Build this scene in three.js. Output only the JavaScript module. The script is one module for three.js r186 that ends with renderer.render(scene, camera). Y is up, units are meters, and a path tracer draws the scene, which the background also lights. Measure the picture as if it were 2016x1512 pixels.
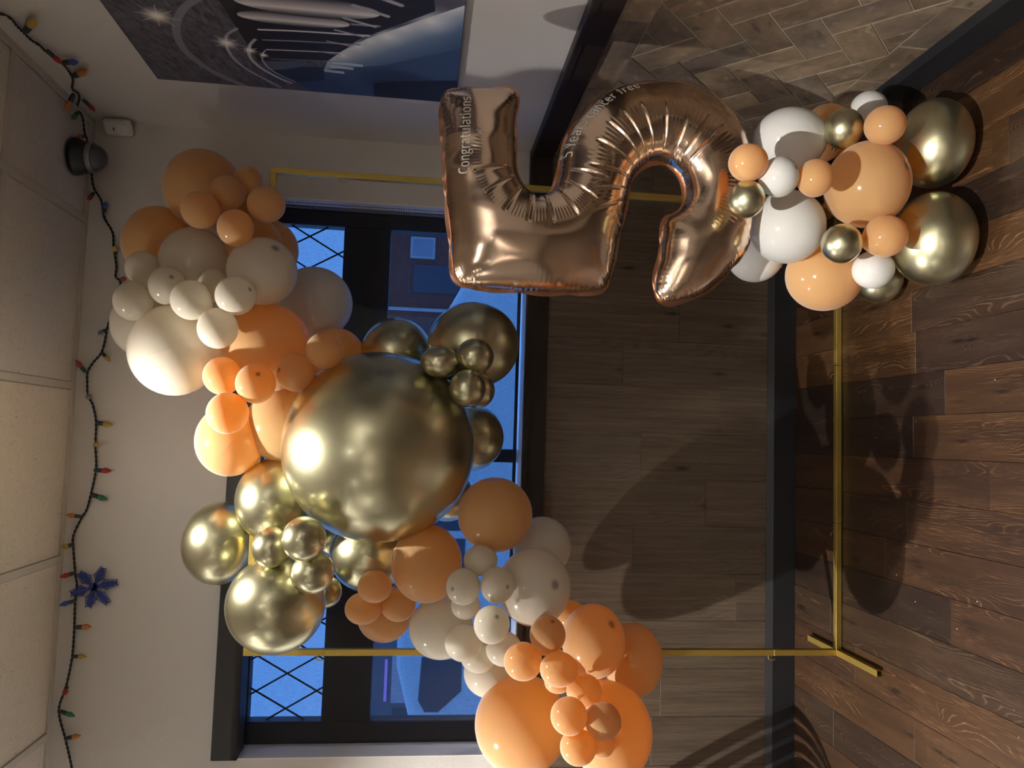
import * as THREE from 'three';
import { FontLoader } from 'three/addons/loaders/FontLoader.js';
import { ImprovedNoise } from 'three/addons/math/ImprovedNoise.js';
import { mergeGeometries } from 'three/addons/utils/BufferGeometryUtils.js';
import { TessellateModifier } from 'three/addons/modifiers/TessellateModifier.js';
import { RoundedBoxGeometry } from 'three/addons/geometries/RoundedBoxGeometry.js';

// ---------------------------------------------------------------- camera, sky, exposure
const scene = new THREE.Scene();
const camera = new THREE.PerspectiveCamera(53.07, 2016 / 1512, 0.05, 200);
camera.position.set(-1.1242, 1.461, 2.9092);
camera.rotation.order = 'YXZ';
camera.rotation.set(-0.1136, -0.0737, 0.0399 - Math.PI / 2);          // the photograph was taken with the phone on its side
const renderer = new THREE.WebGLRenderer({ antialias: true });
renderer.toneMapping = THREE.LinearToneMapping;
renderer.toneMappingExposure = 1.0;
renderer.shadowMap.enabled = true;
renderer.shadowMap.type = THREE.PCFSoftShadowMap;
scene.background = new THREE.Color(0.27, 0.80, 2.2);                // blue dusk, overcast
const DOWNLIGHT = { over: 6.2, side: 27, accent: 26, front: 24, far: 3, color: [1, 0.95, 0.885] };
const UPLIGHT = { intensity: 13.5, color: [1, 0.955, 0.90] };

// ---------------------------------------------------------------- helpers
let seed = 20251;
const rnd = () => { seed = (seed + 0x6d2b79f5) | 0; let t = Math.imul(seed ^ (seed >>> 15), 1 | seed); t = (t + Math.imul(t ^ (t >>> 7), 61 | t)) ^ t; return ((t ^ (t >>> 14)) >>> 0) / 4294967296; };
const V = (x, y, z) => new THREE.Vector3(x, y, z);
const lerp = (a, b, t) => a + (b - a) * t, clamp = (x, a, b) => Math.min(b, Math.max(a, x));
const smooth = (a, b, x) => { const t = clamp((x - a) / (b - a), 0, 1); return t * t * (3 - 2 * t); };
const perlin = new ImprovedNoise();
const noise = (x, y, z = 0) => perlin.noise(x, y, z);
const fbm = (x, y, z, o = 4) => { let s = 0, a = 1, f = 1, t = 0; for (let i = 0; i < o; i++) { s += a * perlin.noise(x * f, y * f, z + i * 7.3); t += a; a *= 0.5; f *= 2.03; } return s / t; };
const used = new Map();
function numbered(name) { const k = used.get(name) || 0; used.set(name, k + 1); return k ? `${name}_${String(k).padStart(3, '0')}` : name; }
function mesh(name, geo, mat, parent) {
  const m = new THREE.Mesh(geo, mat); m.name = numbered(name); m.castShadow = true; m.receiveShadow = true; parent.add(m); return m;
}
const part = (name, geo, mat, parent, label) => { const m = mesh(name, geo, mat, parent); if (label) m.userData.label = label; return m; };
function tag(o, label, category, group) { o.userData.label = label; o.userData.category = category; if (group) o.userData.group = group; return o; }
function thing(name, label, category, [x, y, z] = [0, 0, 0], group) {
  const o = new THREE.Group(); o.name = numbered(name); o.position.set(x, y, z); scene.add(o); return tag(o, label, category, group);
}
function struct(name, geo, mat) { const m = mesh(name, geo, mat, scene); m.userData.kind = 'structure'; return m; }
function box(x0, x1, y0, y1, z0, z1) { const g = new THREE.BoxGeometry(x1 - x0, y1 - y0, z1 - z0); g.translate((x0 + x1) / 2, (y0 + y1) / 2, (z0 + z1) / 2); return g; }
function metricUV(g, s = 1) {                                          // box mapping in metres
  const p = g.attributes.position, n = g.attributes.normal, uv = new Float32Array(p.count * 2);
  for (let i = 0; i < p.count; i++) {
    const ax = Math.abs(n.getX(i)), ay = Math.abs(n.getY(i)), az = Math.abs(n.getZ(i));
    const [a, b] = ay >= ax && ay >= az ? [p.getX(i), p.getZ(i)] : ax >= az ? [p.getZ(i), p.getY(i)] : [p.getX(i), p.getY(i)];
    uv[i * 2] = a * s; uv[i * 2 + 1] = b * s;
  }
  g.setAttribute('uv', new THREE.BufferAttribute(uv, 2)); return g;
}
const joined = (list) => mergeGeometries(list.map((g) => { const q = g.index ? g.toNonIndexed() : g; for (const k of Object.keys(q.attributes)) if (!['position', 'normal', 'uv'].includes(k)) q.deleteAttribute(k); return q; }));
// a flat piece with bevelled edges: polygon in (a, b), placed by origin and the two axes; uvf gives the texture place
function prism(poly, depth, bevel, O, A, B, uvf) {
  let area = 0; const n = poly.length;
  for (let i = 0; i < n; i++) { const [x, y] = poly[i], [u, v] = poly[(i + 1) % n]; area += x * v - u * y; }
  if (area < 0) poly = poly.slice().reverse();
  const ins = poly.map((p, i) => {
    const a = poly[(i + n - 1) % n], c = poly[(i + 1) % n];
    const d1 = [p[0] - a[0], p[1] - a[1]], d2 = [c[0] - p[0], c[1] - p[1]], l1 = Math.hypot(...d1) || 1, l2 = Math.hypot(...d2) || 1;
    const n1 = [-d1[1] / l1, d1[0] / l1], n2 = [-d2[1] / l2, d2[0] / l2];
    let mx = n1[0] + n2[0], my = n1[1] + n2[1]; const k = bevel / Math.max(0.35, (mx * n1[0] + my * n1[1]));
    return [p[0] + mx * k, p[1] + my * k];
  });
  const N = V().crossVectors(A, B), pos = [], uv = [];
  const put = (p, h) => { pos.push(O.x + p[0] * A.x + p[1] * B.x + h * N.x, O.y + p[0] * A.y + p[1] * B.y + h * N.y, O.z + p[0] * A.z + p[1] * B.z + h * N.z); uv.push(...uvf(p[0], p[1])); };
  for (let i = 1; i + 1 < n; i++) for (const k of [0, i, i + 1]) put(ins[k], depth);
  for (let i = 0; i < n; i++) {
    const j = (i + 1) % n, m = depth - bevel;
    for (const [p, h] of [[poly[i], m], [poly[j], m], [ins[j], depth], [poly[i], m], [ins[j], depth], [ins[i], depth]]) put(p, h);
    for (const [p, h] of [[poly[i], 0], [poly[j], 0], [poly[j], m], [poly[i], 0], [poly[j], m], [poly[i], m]]) put(p, h);
  }
  const g = new THREE.BufferGeometry();
  g.setAttribute('position', new THREE.Float32BufferAttribute(pos, 3)); g.setAttribute('uv', new THREE.Float32BufferAttribute(uv, 2)); g.computeVertexNormals(); return g;
}
function tubeAlong(points, r, seg = 60, rs = 8) { return new THREE.TubeGeometry(new THREE.CatmullRomCurve3(points), seg, r, rs, false); }
function bar(a, b, r, rs = 10) { const d = b.clone().sub(a), g = new THREE.CylinderGeometry(r, r, d.length(), rs); g.applyQuaternion(new THREE.Quaternion().setFromUnitVectors(V(0, 1, 0), d.normalize())); g.translate((a.x + b.x) / 2, (a.y + b.y) / 2, (a.z + b.z) / 2); return g; }

// ---------------------------------------------------------------- computed textures
function texture(w, h, f, srgb = false, repeat = true) {              // f(i, j) returns a grey or [r, g, b], linear for data, sRGB bytes / 255 for colour
  const d = new Uint8Array(w * h * 4);
  for (let j = 0; j < h; j++) for (let i = 0; i < w; i++) {
    const c = f(i, j), k = (j * w + i) * 4;
    if (typeof c === 'number') d[k] = d[k + 1] = d[k + 2] = clamp(c * 255, 0, 255); else { d[k] = clamp(c[0] * 255, 0, 255); d[k + 1] = clamp(c[1] * 255, 0, 255); d[k + 2] = clamp(c[2] * 255, 0, 255); }
    d[k + 3] = 255;
  }
  const t = new THREE.DataTexture(d, w, h); t.magFilter = THREE.LinearFilter; t.minFilter = THREE.LinearMipmapLinearFilter; t.generateMipmaps = true;
  if (repeat) t.wrapS = t.wrapT = THREE.RepeatWrapping; if (srgb) t.colorSpace = THREE.SRGBColorSpace; t.needsUpdate = true; return t;
}
const mix3 = (a, b, t) => [lerp(a[0], b[0], t), lerp(a[1], b[1], t), lerp(a[2], b[2], t)];
// brushed oak floor: eight boards of 1.3 m stacked in one sheet, pale limed grain on dark brown
const ROWS = 8;
const knots = Array.from({ length: ROWS }, () => Array.from({ length: 3 }, () => [rnd() * 1.3, 0.02 + rnd() * 0.09, 0.4 + rnd() * 1.0]));
const floorMap = texture(2048, 2048, (i, j) => {
  const row = Math.floor(j / 256), x = i / 2048 * 1.3, y = (j % 256) / 256 * 0.1265, s = row * 11.7;
  let F = y * 118 + noise(x * 2.0, y * 11, s) * 9.5 + noise(x * 7, y * 26, s + 3) * 1.3 + noise(x * 26, y * 60, s + 31) * 0.25, dark = 0;
  for (const [kx, ky, ka] of knots[row]) { const q = ((x - kx) / 0.16) ** 2 + ((y - ky) / 0.03) ** 2; F += ka * 12 * Math.exp(-q); dark += ka * 0.6 * Math.exp(-q * 40); }
  const fr = F - Math.floor(F), line = Math.max(0, 1 - Math.abs(fr - 0.5) / 0.17) * smooth(-0.3, 0.3, noise(x * 3, y * 30, s + 9)) * (0.75 + 0.5 * noise(x * 60, y * 300, s + 2));
  const pore = smooth(0.12, 0.5, noise(x * 22, y * 620, s + 5)) * 0.36 * smooth(-.3, .3, noise(x * 3, y * 18, s + 19)) + 0.10 * noise(x * 9, y * 260, s + 41);
  const tone = 0.5 + 0.5 * fbm(x * 2.2, y * 14, s + 21, 3);
  let c = mix3([0.195, 0.140, 0.105], [0.33, 0.242, 0.172], tone);
  c = mix3(c, [0.66, 0.53, 0.40], clamp(line * 0.66 + pore, 0, 0.85)); c = mix3(c, [0.10, 0.07, 0.05], clamp(dark, 0, 0.8)); return c;
}, true);
const panelMap = texture(2048, 1024, (i, j) => {                       // grey-brown laminate boards, eight in one sheet
  const row = Math.floor(j / 128), x = i / 2048 * 1.3, y = (j % 128) / 128 * 0.1785, s = row * 7.9 + 40;
  let F = y * 70 + noise(x * 1.5, y * 9, s) * 8 + noise(x * 8, y * 40, s + 6) * 0.6, dark = 0;
  for (const [kx, ky, ka] of knots[row].slice(0, 2)) { const q = ((x - kx) / 0.1) ** 2 + ((y - ky * 1.4) / 0.028) ** 2; F += ka * 5 * Math.exp(-q); dark += ka * 0.7 * Math.exp(-q * 16); }
  const fr = F - Math.floor(F), line = Math.max(0, 1 - Math.abs(fr - 0.5) / 0.35) * 0.26 * smooth(-0.3, 0.4, noise(x * 2.5, y * 16, s + 13));
  const streak = noise(x * 2.4, y * 90, s + 2) * 0.55 + noise(x * 9, y * 420, s + 4) * 0.5 + noise(x * 30, y * 900, s + 8) * 0.3;
  let c = mix3([0.40, 0.355, 0.305], [0.52, 0.47, 0.415], clamp(0.5 + streak + 0.5 * fbm(x * 1.8, y * 12, s, 3), 0, 1));
  c = mix3(c, [0.27, 0.235, 0.20], line); return mix3(c, [0.17, 0.14, 0.12], clamp(dark, 0, 0.8));
}, true);
const stoneMap = texture(1024, 1024, (i, j) => {
  const x = i / 1024 * 1.2, y = j / 1024 * 1.2, a = fbm(x * 5, y * 9, 3, 4), b = fbm(x * 30, y * 44, 8, 3);
  let c = mix3([0.40, 0.355, 0.31], [0.62, 0.555, 0.47], clamp(0.5 + a * 1.1 + b * 0.35, 0, 1));
  c = mix3(c, [0.32, 0.27, 0.235], smooth(0.25, 0.5, fbm(x * 12, y * 30, 15, 3)) * 0.7); return mix3(c, [0.70, 0.66, 0.60], smooth(0.3, 0.5, fbm(x * 20, y * 26, 27, 2)) * 0.5);
}, true);
const stoneBump = texture(512, 512, (i, j) => 0.5 + 0.5 * fbm(i / 512 * 24, j / 512 * 30, 4, 4));
const ceilMap = texture(1024, 1024, (i, j) => {
  const x = i / 1024, y = j / 1024, h = noise(x * 90, y * 120, 2) + 0.4 * noise(x * 240, y * 260, 6), p = smooth(0.62, 0.8, h + 0.25 * noise(x * 9, y * 9, 4));
  const c = 0.86 + 0.03 * fbm(x * 30, y * 30, 9, 2); return mix3([c, c * 0.99, c * 0.975], [0.36, 0.33, 0.31], p);
}, true);
const ceilBump = texture(512, 512, (i, j) => 0.7 + 0.2 * fbm(i / 512 * 60, j / 512 * 60, 1, 3) - 0.7 * smooth(0.5, 0.75, noise(i / 512 * 90, j / 512 * 120, 2) + 0.4 * noise(i / 512 * 240, j / 512 * 260, 6)));
const railMap = texture(1024, 256, (i, j) => {
  const x = i / 1024 * 1.6, y = j / 256 * 0.12; let F = y * 120 + noise(x * 1.4, y * 14, 7) * 7; const fr = F - Math.floor(F);
  return mix3([0.17, 0.125, 0.095], [0.30, 0.235, 0.17], Math.max(0, 1 - Math.abs(fr - 0.5) / 0.22) * 0.6 + 0.3 * noise(x * 14, y * 500, 3));
}, true);
const peelBump = texture(512, 512, (i, j) => 0.5 + 0.5 * fbm(i / 512 * 40, j / 512 * 40, 12, 3));
const weaveMap = texture(512, 512, (i, j) => {
  const a = Math.sin(i / 512 * Math.PI * 2 * 64), b = Math.sin(j / 512 * Math.PI * 2 * 64), s = 0.5 * noise(i / 512 * 6, j / 2.2, 2) + 0.5 * noise(i / 2.2, j / 512 * 6, 6);
  const v = 0.80 + 0.06 * (a > b ? 1 : -1) + 0.30 * s; return [v, v, v];
});

// ---------------------------------------------------------------- materials
const std = (o) => new THREE.MeshStandardMaterial(o), phys = (o) => new THREE.MeshPhysicalMaterial(o);
const rgb = (r, g, b) => new THREE.Color().setRGB(r, g, b);
const rep = (t, x, y) => { const c = t.clone(); c.repeat.set(x, y); c.needsUpdate = true; return c; };
const M = {
  wall: std({ color: rgb(0.66, 0.645, 0.622), roughness: 0.85, bumpMap: rep(peelBump, 2, 2), bumpScale: 0.0006 }),
  wallDark: std({ color: rgb(0.48, 0.43, 0.38), roughness: 0.8 }),
  reveal: std({ color: rgb(0.78, 0.78, 0.78), roughness: 0.35 }),
  tile: [[1, 0.97, 0.94], [0.93, 0.93, 0.95], [1.04, 1.0, 0.93]].map((c) => std({ color: rgb(c[0] * 1.04, c[1] * 1.04, c[2] * 1.04), map: rep(ceilMap, 1, 1), bumpMap: rep(ceilBump, 1, 1), bumpScale: 0.0015, roughness: 0.95 })),
  grid: std({ color: rgb(0.62, 0.60, 0.57), roughness: 0.5 }),
  gap: std({ color: rgb(0.05, 0.05, 0.05), roughness: 1 }),
  plank: [[0.78, 0.77, 0.82], [0.95, 0.96, 0.96], [1.5, 1.32, 1.0], [0.56, 0.57, 0.66], [1.14, 1.0, 0.87]].map((c) => std({ color: rgb(c[0] * 0.74, c[1] * 0.74, c[2] * 0.74), map: floorMap, roughness: 0.42, bumpMap: floorMap, bumpScale: -0.0006 })),
  sub: std({ color: rgb(0.02, 0.013, 0.009), roughness: 0.9 }),
  panel: [[1, 1, 1], [0.92, 0.9, 0.88], [1.08, 1.05, 1.02], [0.97, 0.95, 0.90]].map((c) => std({ color: rgb(c[0] * 0.80, c[1] * 0.79, c[2] * 0.78), map: panelMap, roughness: 0.5 })),
  stone: [[1, 1, 1], [0.80, 0.80, 0.83], [1.12, 1.07, 0.98], [0.9, 0.85, 0.8]].map((c) => std({ color: rgb(c[0] * 0.95, c[1] * 0.95, c[2] * 0.95), map: stoneMap, bumpMap: stoneBump, bumpScale: 0.002, roughness: 0.7 })),
  grout: std({ color: rgb(0.46, 0.42, 0.37), roughness: 0.95 }),
  rail: std({ color: rgb(0.62, 0.60, 0.58), map: railMap, roughness: 0.45 }),
  base: std({ color: rgb(0.022, 0.023, 0.028), roughness: 0.38 }),
  gold: std({ color: rgb(0.60, 0.44, 0.11), metalness: 0.75, roughness: 0.42 }),
  tubeDark: std({ color: rgb(0.02, 0.015, 0.008), roughness: 0.8 }),
  winFrame: std({ color: rgb(0.018, 0.019, 0.024), roughness: 0.45 }),
  lead: std({ color: rgb(0.012, 0.012, 0.016), roughness: 0.6 }),
  glass: phys({ color: rgb(0.97, 0.98, 1), transmission: 1, roughness: 0.0, thickness: 0, ior: 1.5 }),
  cassette: std({ color: rgb(0.028, 0.027, 0.028), roughness: 0.5 }),
  fabric: phys({ color: rgb(0.47, 0.47, 0.47), map: rep(weaveMap, 7, 7), transmission: 0.93, roughness: 0.13, thickness: 0, ior: 1.02, side: THREE.DoubleSide }),
  bead: std({ color: rgb(0.05, 0.06, 0.08), roughness: 0.3, metalness: 0.5 }),
  foil: std({ color: rgb(0.80, 0.615, 0.47), metalness: 1, roughness: 0.18 }),
  seam: std({ color: rgb(0.60, 0.33, 0.21), metalness: 1, roughness: 0.28 }),
  letter: std({ color: rgb(0.92, 0.92, 0.88), roughness: 0.55 }),
  peach: phys({ color: rgb(0.92, 0.65, 0.30), vertexColors: true, roughness: 0.95, transmission: 0.64, thickness: 0, ior: 1.5, clearcoat: 1, clearcoatRoughness: 0.13 }),
  latexInside: phys({ color: rgb(1.0, 0.78, 0.26), roughness: 0.95, transmission: 0.86, thickness: 0, ior: 1.5 }),
  cream: phys({ color: rgb(0.86, 0.80, 0.67), vertexColors: true, roughness: 0.95, transmission: 0.40, thickness: 0, ior: 1.5, clearcoat: 1, clearcoatRoughness: 0.13 }),
  white: phys({ color: rgb(0.84, 0.84, 0.81), vertexColors: true, roughness: 0.95, transmission: 0.22, thickness: 0, ior: 1.5, clearcoat: 1, clearcoatRoughness: 0.13 }),
  chrome: phys({ color: rgb(0.63, 0.61, 0.40), vertexColors: true, metalness: 1, roughness: 0.32, clearcoat: 0.8, clearcoatRoughness: 0.13 }),
  wire: std({ color: rgb(0.010, 0.018, 0.026), roughness: 0.45 }),
  socket: std({ color: rgb(0.03, 0.05, 0.055), roughness: 0.5 }),
  ring: std({ color: rgb(0.75, 0.74, 0.72), roughness: 0.5 }),
  lampGlow: std({ color: rgb(0.9, 0.9, 0.9), emissive: rgb(1, 0.93, 0.84), emissiveIntensity: 40 }),
  sconceBowl: std({ color: rgb(0.25, 0.22, 0.20), roughness: 0.5, metalness: 0.6 }),
  blackPlastic: std({ color: rgb(0.012, 0.012, 0.014), roughness: 0.35 }),
  greyPlastic: std({ color: rgb(0.20, 0.20, 0.21), roughness: 0.35, metalness: 0.4 }),
  dome: phys({ color: rgb(0.30, 0.30, 0.32), transmission: 0.7, roughness: 0.04, thickness: 0, ior: 1.5 }),
  whitePlastic: std({ color: rgb(0.72, 0.72, 0.71), roughness: 0.4 }),
  chairWood: std({ color: rgb(0.05, 0.03, 0.02), roughness: 0.4 }),
};

// ---------------------------------------------------------------- lamps (recessed downlights three tiles apart, globe pendants deeper in the room)
function downlight(x, z, power, angle, soft, label, aim = [0, 0]) {
  const t = thing('ceiling_light', label, 'ceiling light', [x, 2.7, z], 'recessed ceiling downlights');
  const prof = [[0.070, 0], [0.090, 0], [0.093, -0.004], [0.086, -0.008], [0.072, -0.006], [0.070, 0]].map(([r, y]) => new THREE.Vector2(r, y));
  part('trim_ring', new THREE.LatheGeometry(prof.reverse(), 40), M.ring, t);
  const d = new THREE.CylinderGeometry(0.070, 0.070, 0.004, 40); d.translate(0, -0.003, 0); part('diffuser', d, M.lampGlow, t);
  const s = new THREE.SpotLight(rgb(...DOWNLIGHT.color), power, 0, angle, soft, 2);
  s.position.set(0, -0.03, 0); s.target.position.set(aim[0], -2, aim[1]); s.castShadow = true; s.shadow.mapSize.set(1024, 1024); s.shadow.radius = 0.7; s.shadow.bias = -0.0005; t.add(s); t.add(s.target);
}
downlight(-1.25, 0.70, DOWNLIGHT.over, 0.98, 0.95, 'round recessed downlight straight above the giant gold balloon');
downlight(-3.14, 0.80, DOWNLIGHT.side, 0.92, 0.4, 'round recessed downlight near the window wall, beyond the balloon stand');
downlight(-1.40, 2.52, DOWNLIGHT.accent, 0.245, 0.7, 'round recessed downlight above the spot the picture was taken from', [0.79, -1.28]);
downlight(-3.10, 2.55, DOWNLIGHT.front, 0.76, 0.45, 'round recessed downlight one step into the room, middle column');
[[-4.92, 2.55, 'recessed downlight one step into the room, farthest from the tiled wall'], [-4.92, 0.80, 'recessed downlight by the window wall, farthest from the tiled wall'], [-1.284, 4.38, 'recessed downlight two steps into the room, nearest the tiled wall'], [-3.10, 4.38, 'recessed downlight two steps into the room, middle column']].forEach(([x, z, l]) => downlight(x, z, DOWNLIGHT.far, 0.76, 0.45, l));
function sconce(x, y, z, turn, label) {                                // bowl on the wall that throws its light up to the ceiling
  const t = thing('wall_sconce', label, 'wall lamp', [x, y, z], 'uplight wall sconces'); t.rotation.y = turn;
  part('bowl', new THREE.LatheGeometry([[0.02, -0.10], [0.06, -0.085], [0.10, -0.04], [0.115, 0.0], [0.111, 0.0], [0.096, -0.038], [0.058, -0.078], [0.0001, -0.09]].map(([r, q]) => new THREE.Vector2(r, q)), 40), M.sconceBowl, t);
  const d = new THREE.CylinderGeometry(0.09, 0.09, 0.006, 40); d.translate(0, -0.035, 0); part('diffuser', d, M.lampGlow, t);
  part('wall_plate', new RoundedBoxGeometry(0.09, 0.12, 0.03, 3, 0.01).translate(0, -0.05, -0.115), M.sconceBowl, t);
  const s = new THREE.SpotLight(rgb(...UPLIGHT.color), UPLIGHT.intensity, 0, 1.28, 0.35, 2); s.position.set(0, -0.022, 0); s.target.position.set(0, 2, 0); s.castShadow = true; s.shadow.radius = 6; s.shadow.bias = -0.0005; t.add(s); t.add(s.target);
}
sconce(-3.9, 2.05, 0.13, 0, 'bowl-shaped uplight sconce on the window wall beyond the window');
sconce(-6.87, 2.05, 3.2, Math.PI / 2, 'bowl-shaped uplight sconce on the far side wall');
sconce(-2.6, 2.05, 6.87, Math.PI, 'bowl-shaped uplight sconce on the wall behind the camera');
sconce(-0.13, 2.05, 3.7, -Math.PI / 2, 'bowl-shaped uplight sconce on the white wall past the cellar print');
sconce(-5.2, 2.05, 6.87, Math.PI, 'bowl-shaped uplight sconce near the corner behind the camera');

// ---------------------------------------------------------------- room shell
const X0 = -7, Z1 = 7, H = 2.7;
const AX = V(1, 0, 0), AY = V(0, 1, 0), AZ = V(0, 0, 1), BZ = V(0, 0, -1);
const WX0 = -2.284, WX1 = -0.240, WY0 = 1.088, WY1 = 2.157;           // window opening
const floor = struct('floor', metricUV(box(X0, 0, -0.15, -0.012, -0.02, Z1)), M.sub);
{
  const strip = 0.1265, buttAt = { 1: 0.898, 3: 1.062, 6: 0.91, 8: 0.44, 9: 0.75, 10: 0.305 };
  for (let k = -6; k < 22; k++) {                                     // boards running away from the window wall, 127 mm wide
    const xb = -0.76 - strip * k, xa = xb - strip, x1 = Math.min(xb, -0.002); if (xa > -0.01) continue;
    let z = -0.02; let first = buttAt[k] ?? 0.25 + rnd() * 0.9;
    while (z < 3.2) {
      const z2 = Math.min(z === -0.02 ? first : z + 0.85 + rnd() * 0.45, 3.2), row = Math.floor(rnd() * ROWS), off = rnd() * 0.2, flip = rnd() < 0.5, zz = z;
      const uvf = (a, b) => { const u = ((-b - zz) + off) / 1.3, v = (row + clamp((a - xa) / strip, 0.01, 0.99)) / ROWS; return flip ? [1 - u, v] : [u, v]; };
      mesh('plank', prism([[xa + 0.0004, -z2 + 0.0005], [x1 - 0.0004, -z2 + 0.0005], [x1 - 0.0004, -z - 0.0005], [xa + 0.0004, -z - 0.0005]], 0.012, 0.0009, V(0, -0.012, 0), AX, BZ, uvf), M.plank[Math.floor(rnd() * 5)], floor);
      z = z2;
    }
  }
  const rest = joined([box(X0, 0, -0.012, 0, 3.2, Z1), box(X0, -0.76 - strip * 22, -0.012, 0, -0.02, 3.2)]);
  const p = rest.attributes.position, uv = rest.attributes.uv; for (let i = 0; i < p.count; i++) uv.setXY(i, p.getZ(i) / 1.3, p.getX(i) / (strip * ROWS)); 
  const r = mesh('boards_beyond', rest, M.plank[1], floor); r.userData.kind = 'stuff';
}
// window wall
const wallBack = struct('wall_back', metricUV(joined([box(X0 - 0.2, WX0, 0, H + 0.2, -0.22, 0), box(WX1, 0.2, 0, H + 0.2, -0.22, 0), box(WX0, WX1, WY1, H + 0.2, -0.22, 0), box(WX0, WX1, 0, WY0 - 0.02, -0.22, 0)])), M.wall);
{
  const w = 0.1785, butt = { '-1': 0.474, 5: 0.234, 7: 0.527, 0: 0.70, 2: 0.62, 3: 0.36, 6: 0.78, 1: 0.3 };
  for (let k = -5; k < 15; k++) {                                     // upright laminate boards of the lower wall
    const xb = Math.min(-0.72 - w * k, -0.002), xa = -0.72 - w * (k + 1); if (xa > -0.01) continue;
    const cut = butt[k] ?? 0.25 + rnd() * 0.6;
    for (const [y0, y1] of [[0.09, cut], [cut, 1.01]]) {
      const row = Math.floor(rnd() * ROWS), off = rnd() * 0.3, up = rnd() < 0.5;
      const uvf = (a, b) => { const u = (b - y0 + off) / 1.3, v = (row + clamp((a - xa) / w, 0.01, 0.99)) / ROWS; return [up ? u : 1 - u, v]; };
      mesh('panel', prism([[xa + 0.0004, y0 + 0.0004], [xb - 0.0004, y0 + 0.0004], [xb - 0.0004, y1 - 0.0004], [xa + 0.0004, y1 - 0.0004]], 0.008, 0.0007, V(0, 0, 0.0), AX, AY, uvf), M.panel[Math.floor(rnd() * 4)], wallBack);
    }
  }
}
function railGeo(len, h, d) {                                         // capped board, rounded upper lip; runs along +x, wall at z = 0
  const s = new THREE.Shape(); s.moveTo(0, 0); s.lineTo(d * 0.72, 0); s.lineTo(d * 0.72, h * 0.74); s.lineTo(d, h * 0.76); s.lineTo(d, h * 0.94); s.quadraticCurveTo(d, h, d * 0.86, h); s.lineTo(0, h); s.closePath();
  const g = new THREE.ExtrudeGeometry(s, { depth: len, bevelEnabled: false, curveSegments: 6 });   // profile in (z, y), extruded along local z
  g.rotateY(-Math.PI / 2); g.scale(-1, 1, 1); g.index ? 0 : 0;
  const p = g.attributes.position; for (let i = 0; i < p.count; i += 3) { for (const at of [g.attributes.position, g.attributes.normal, g.attributes.uv]) { const n = at.itemSize, a = at.array; for (let c = 0; c < n; c++) { const t = a[(i + 1) * n + c]; a[(i + 1) * n + c] = a[(i + 2) * n + c]; a[(i + 2) * n + c] = t; } } }
  g.computeVertexNormals();
  const uv = g.attributes.uv; for (let i = 0; i < p.count; i++) uv.setXY(i, p.getX(i) / 1.6, (p.getY(i) + p.getZ(i)) / 0.12); return g;
}
{
  const g = railGeo(-X0, 0.088, 0.03); g.translate(X0, 0.998, 0.004); struct('trim_1', g, M.rail);
  const r = railGeo(Z1 - 0.035, 0.088, 0.03); r.rotateY(-Math.PI / 2); r.translate(-0.004, 0.998, 0.035); struct('trim_2', r, M.rail);
}
function baseGeo(len) {
  const s = new THREE.Shape(); s.moveTo(0, 0); s.lineTo(0.015, 0); s.lineTo(0.015, 0.088); s.lineTo(0.004, 0.112); s.lineTo(0, 0.112); s.closePath();
  const g = new THREE.ExtrudeGeometry(s, { depth: len, bevelEnabled: false }); return g;
}
{
  const g = baseGeo(-X0); g.rotateY(Math.PI / 2); g.scale(1, 1, -1); flip(g); g.translate(X0, 0.001, 0.0075); struct('baseboard_back', g, M.base);
  const r = baseGeo(Z1 - 0.025); r.scale(-1, 1, 1); flip(r); r.translate(-0.008, 0.001, 0.025); struct('baseboard_right', r, M.base);
}
function flip(g) {
  for (const at of Object.values(g.attributes)) { const n = at.itemSize, a = at.array; for (let i = 0; i + 2 < at.count; i += 3) for (let c = 0; c < n; c++) { const t = a[(i + 1) * n + c]; a[(i + 1) * n + c] = a[(i + 2) * n + c]; a[(i + 2) * n + c] = t; } }
  g.computeVertexNormals(); return g;
}
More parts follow.
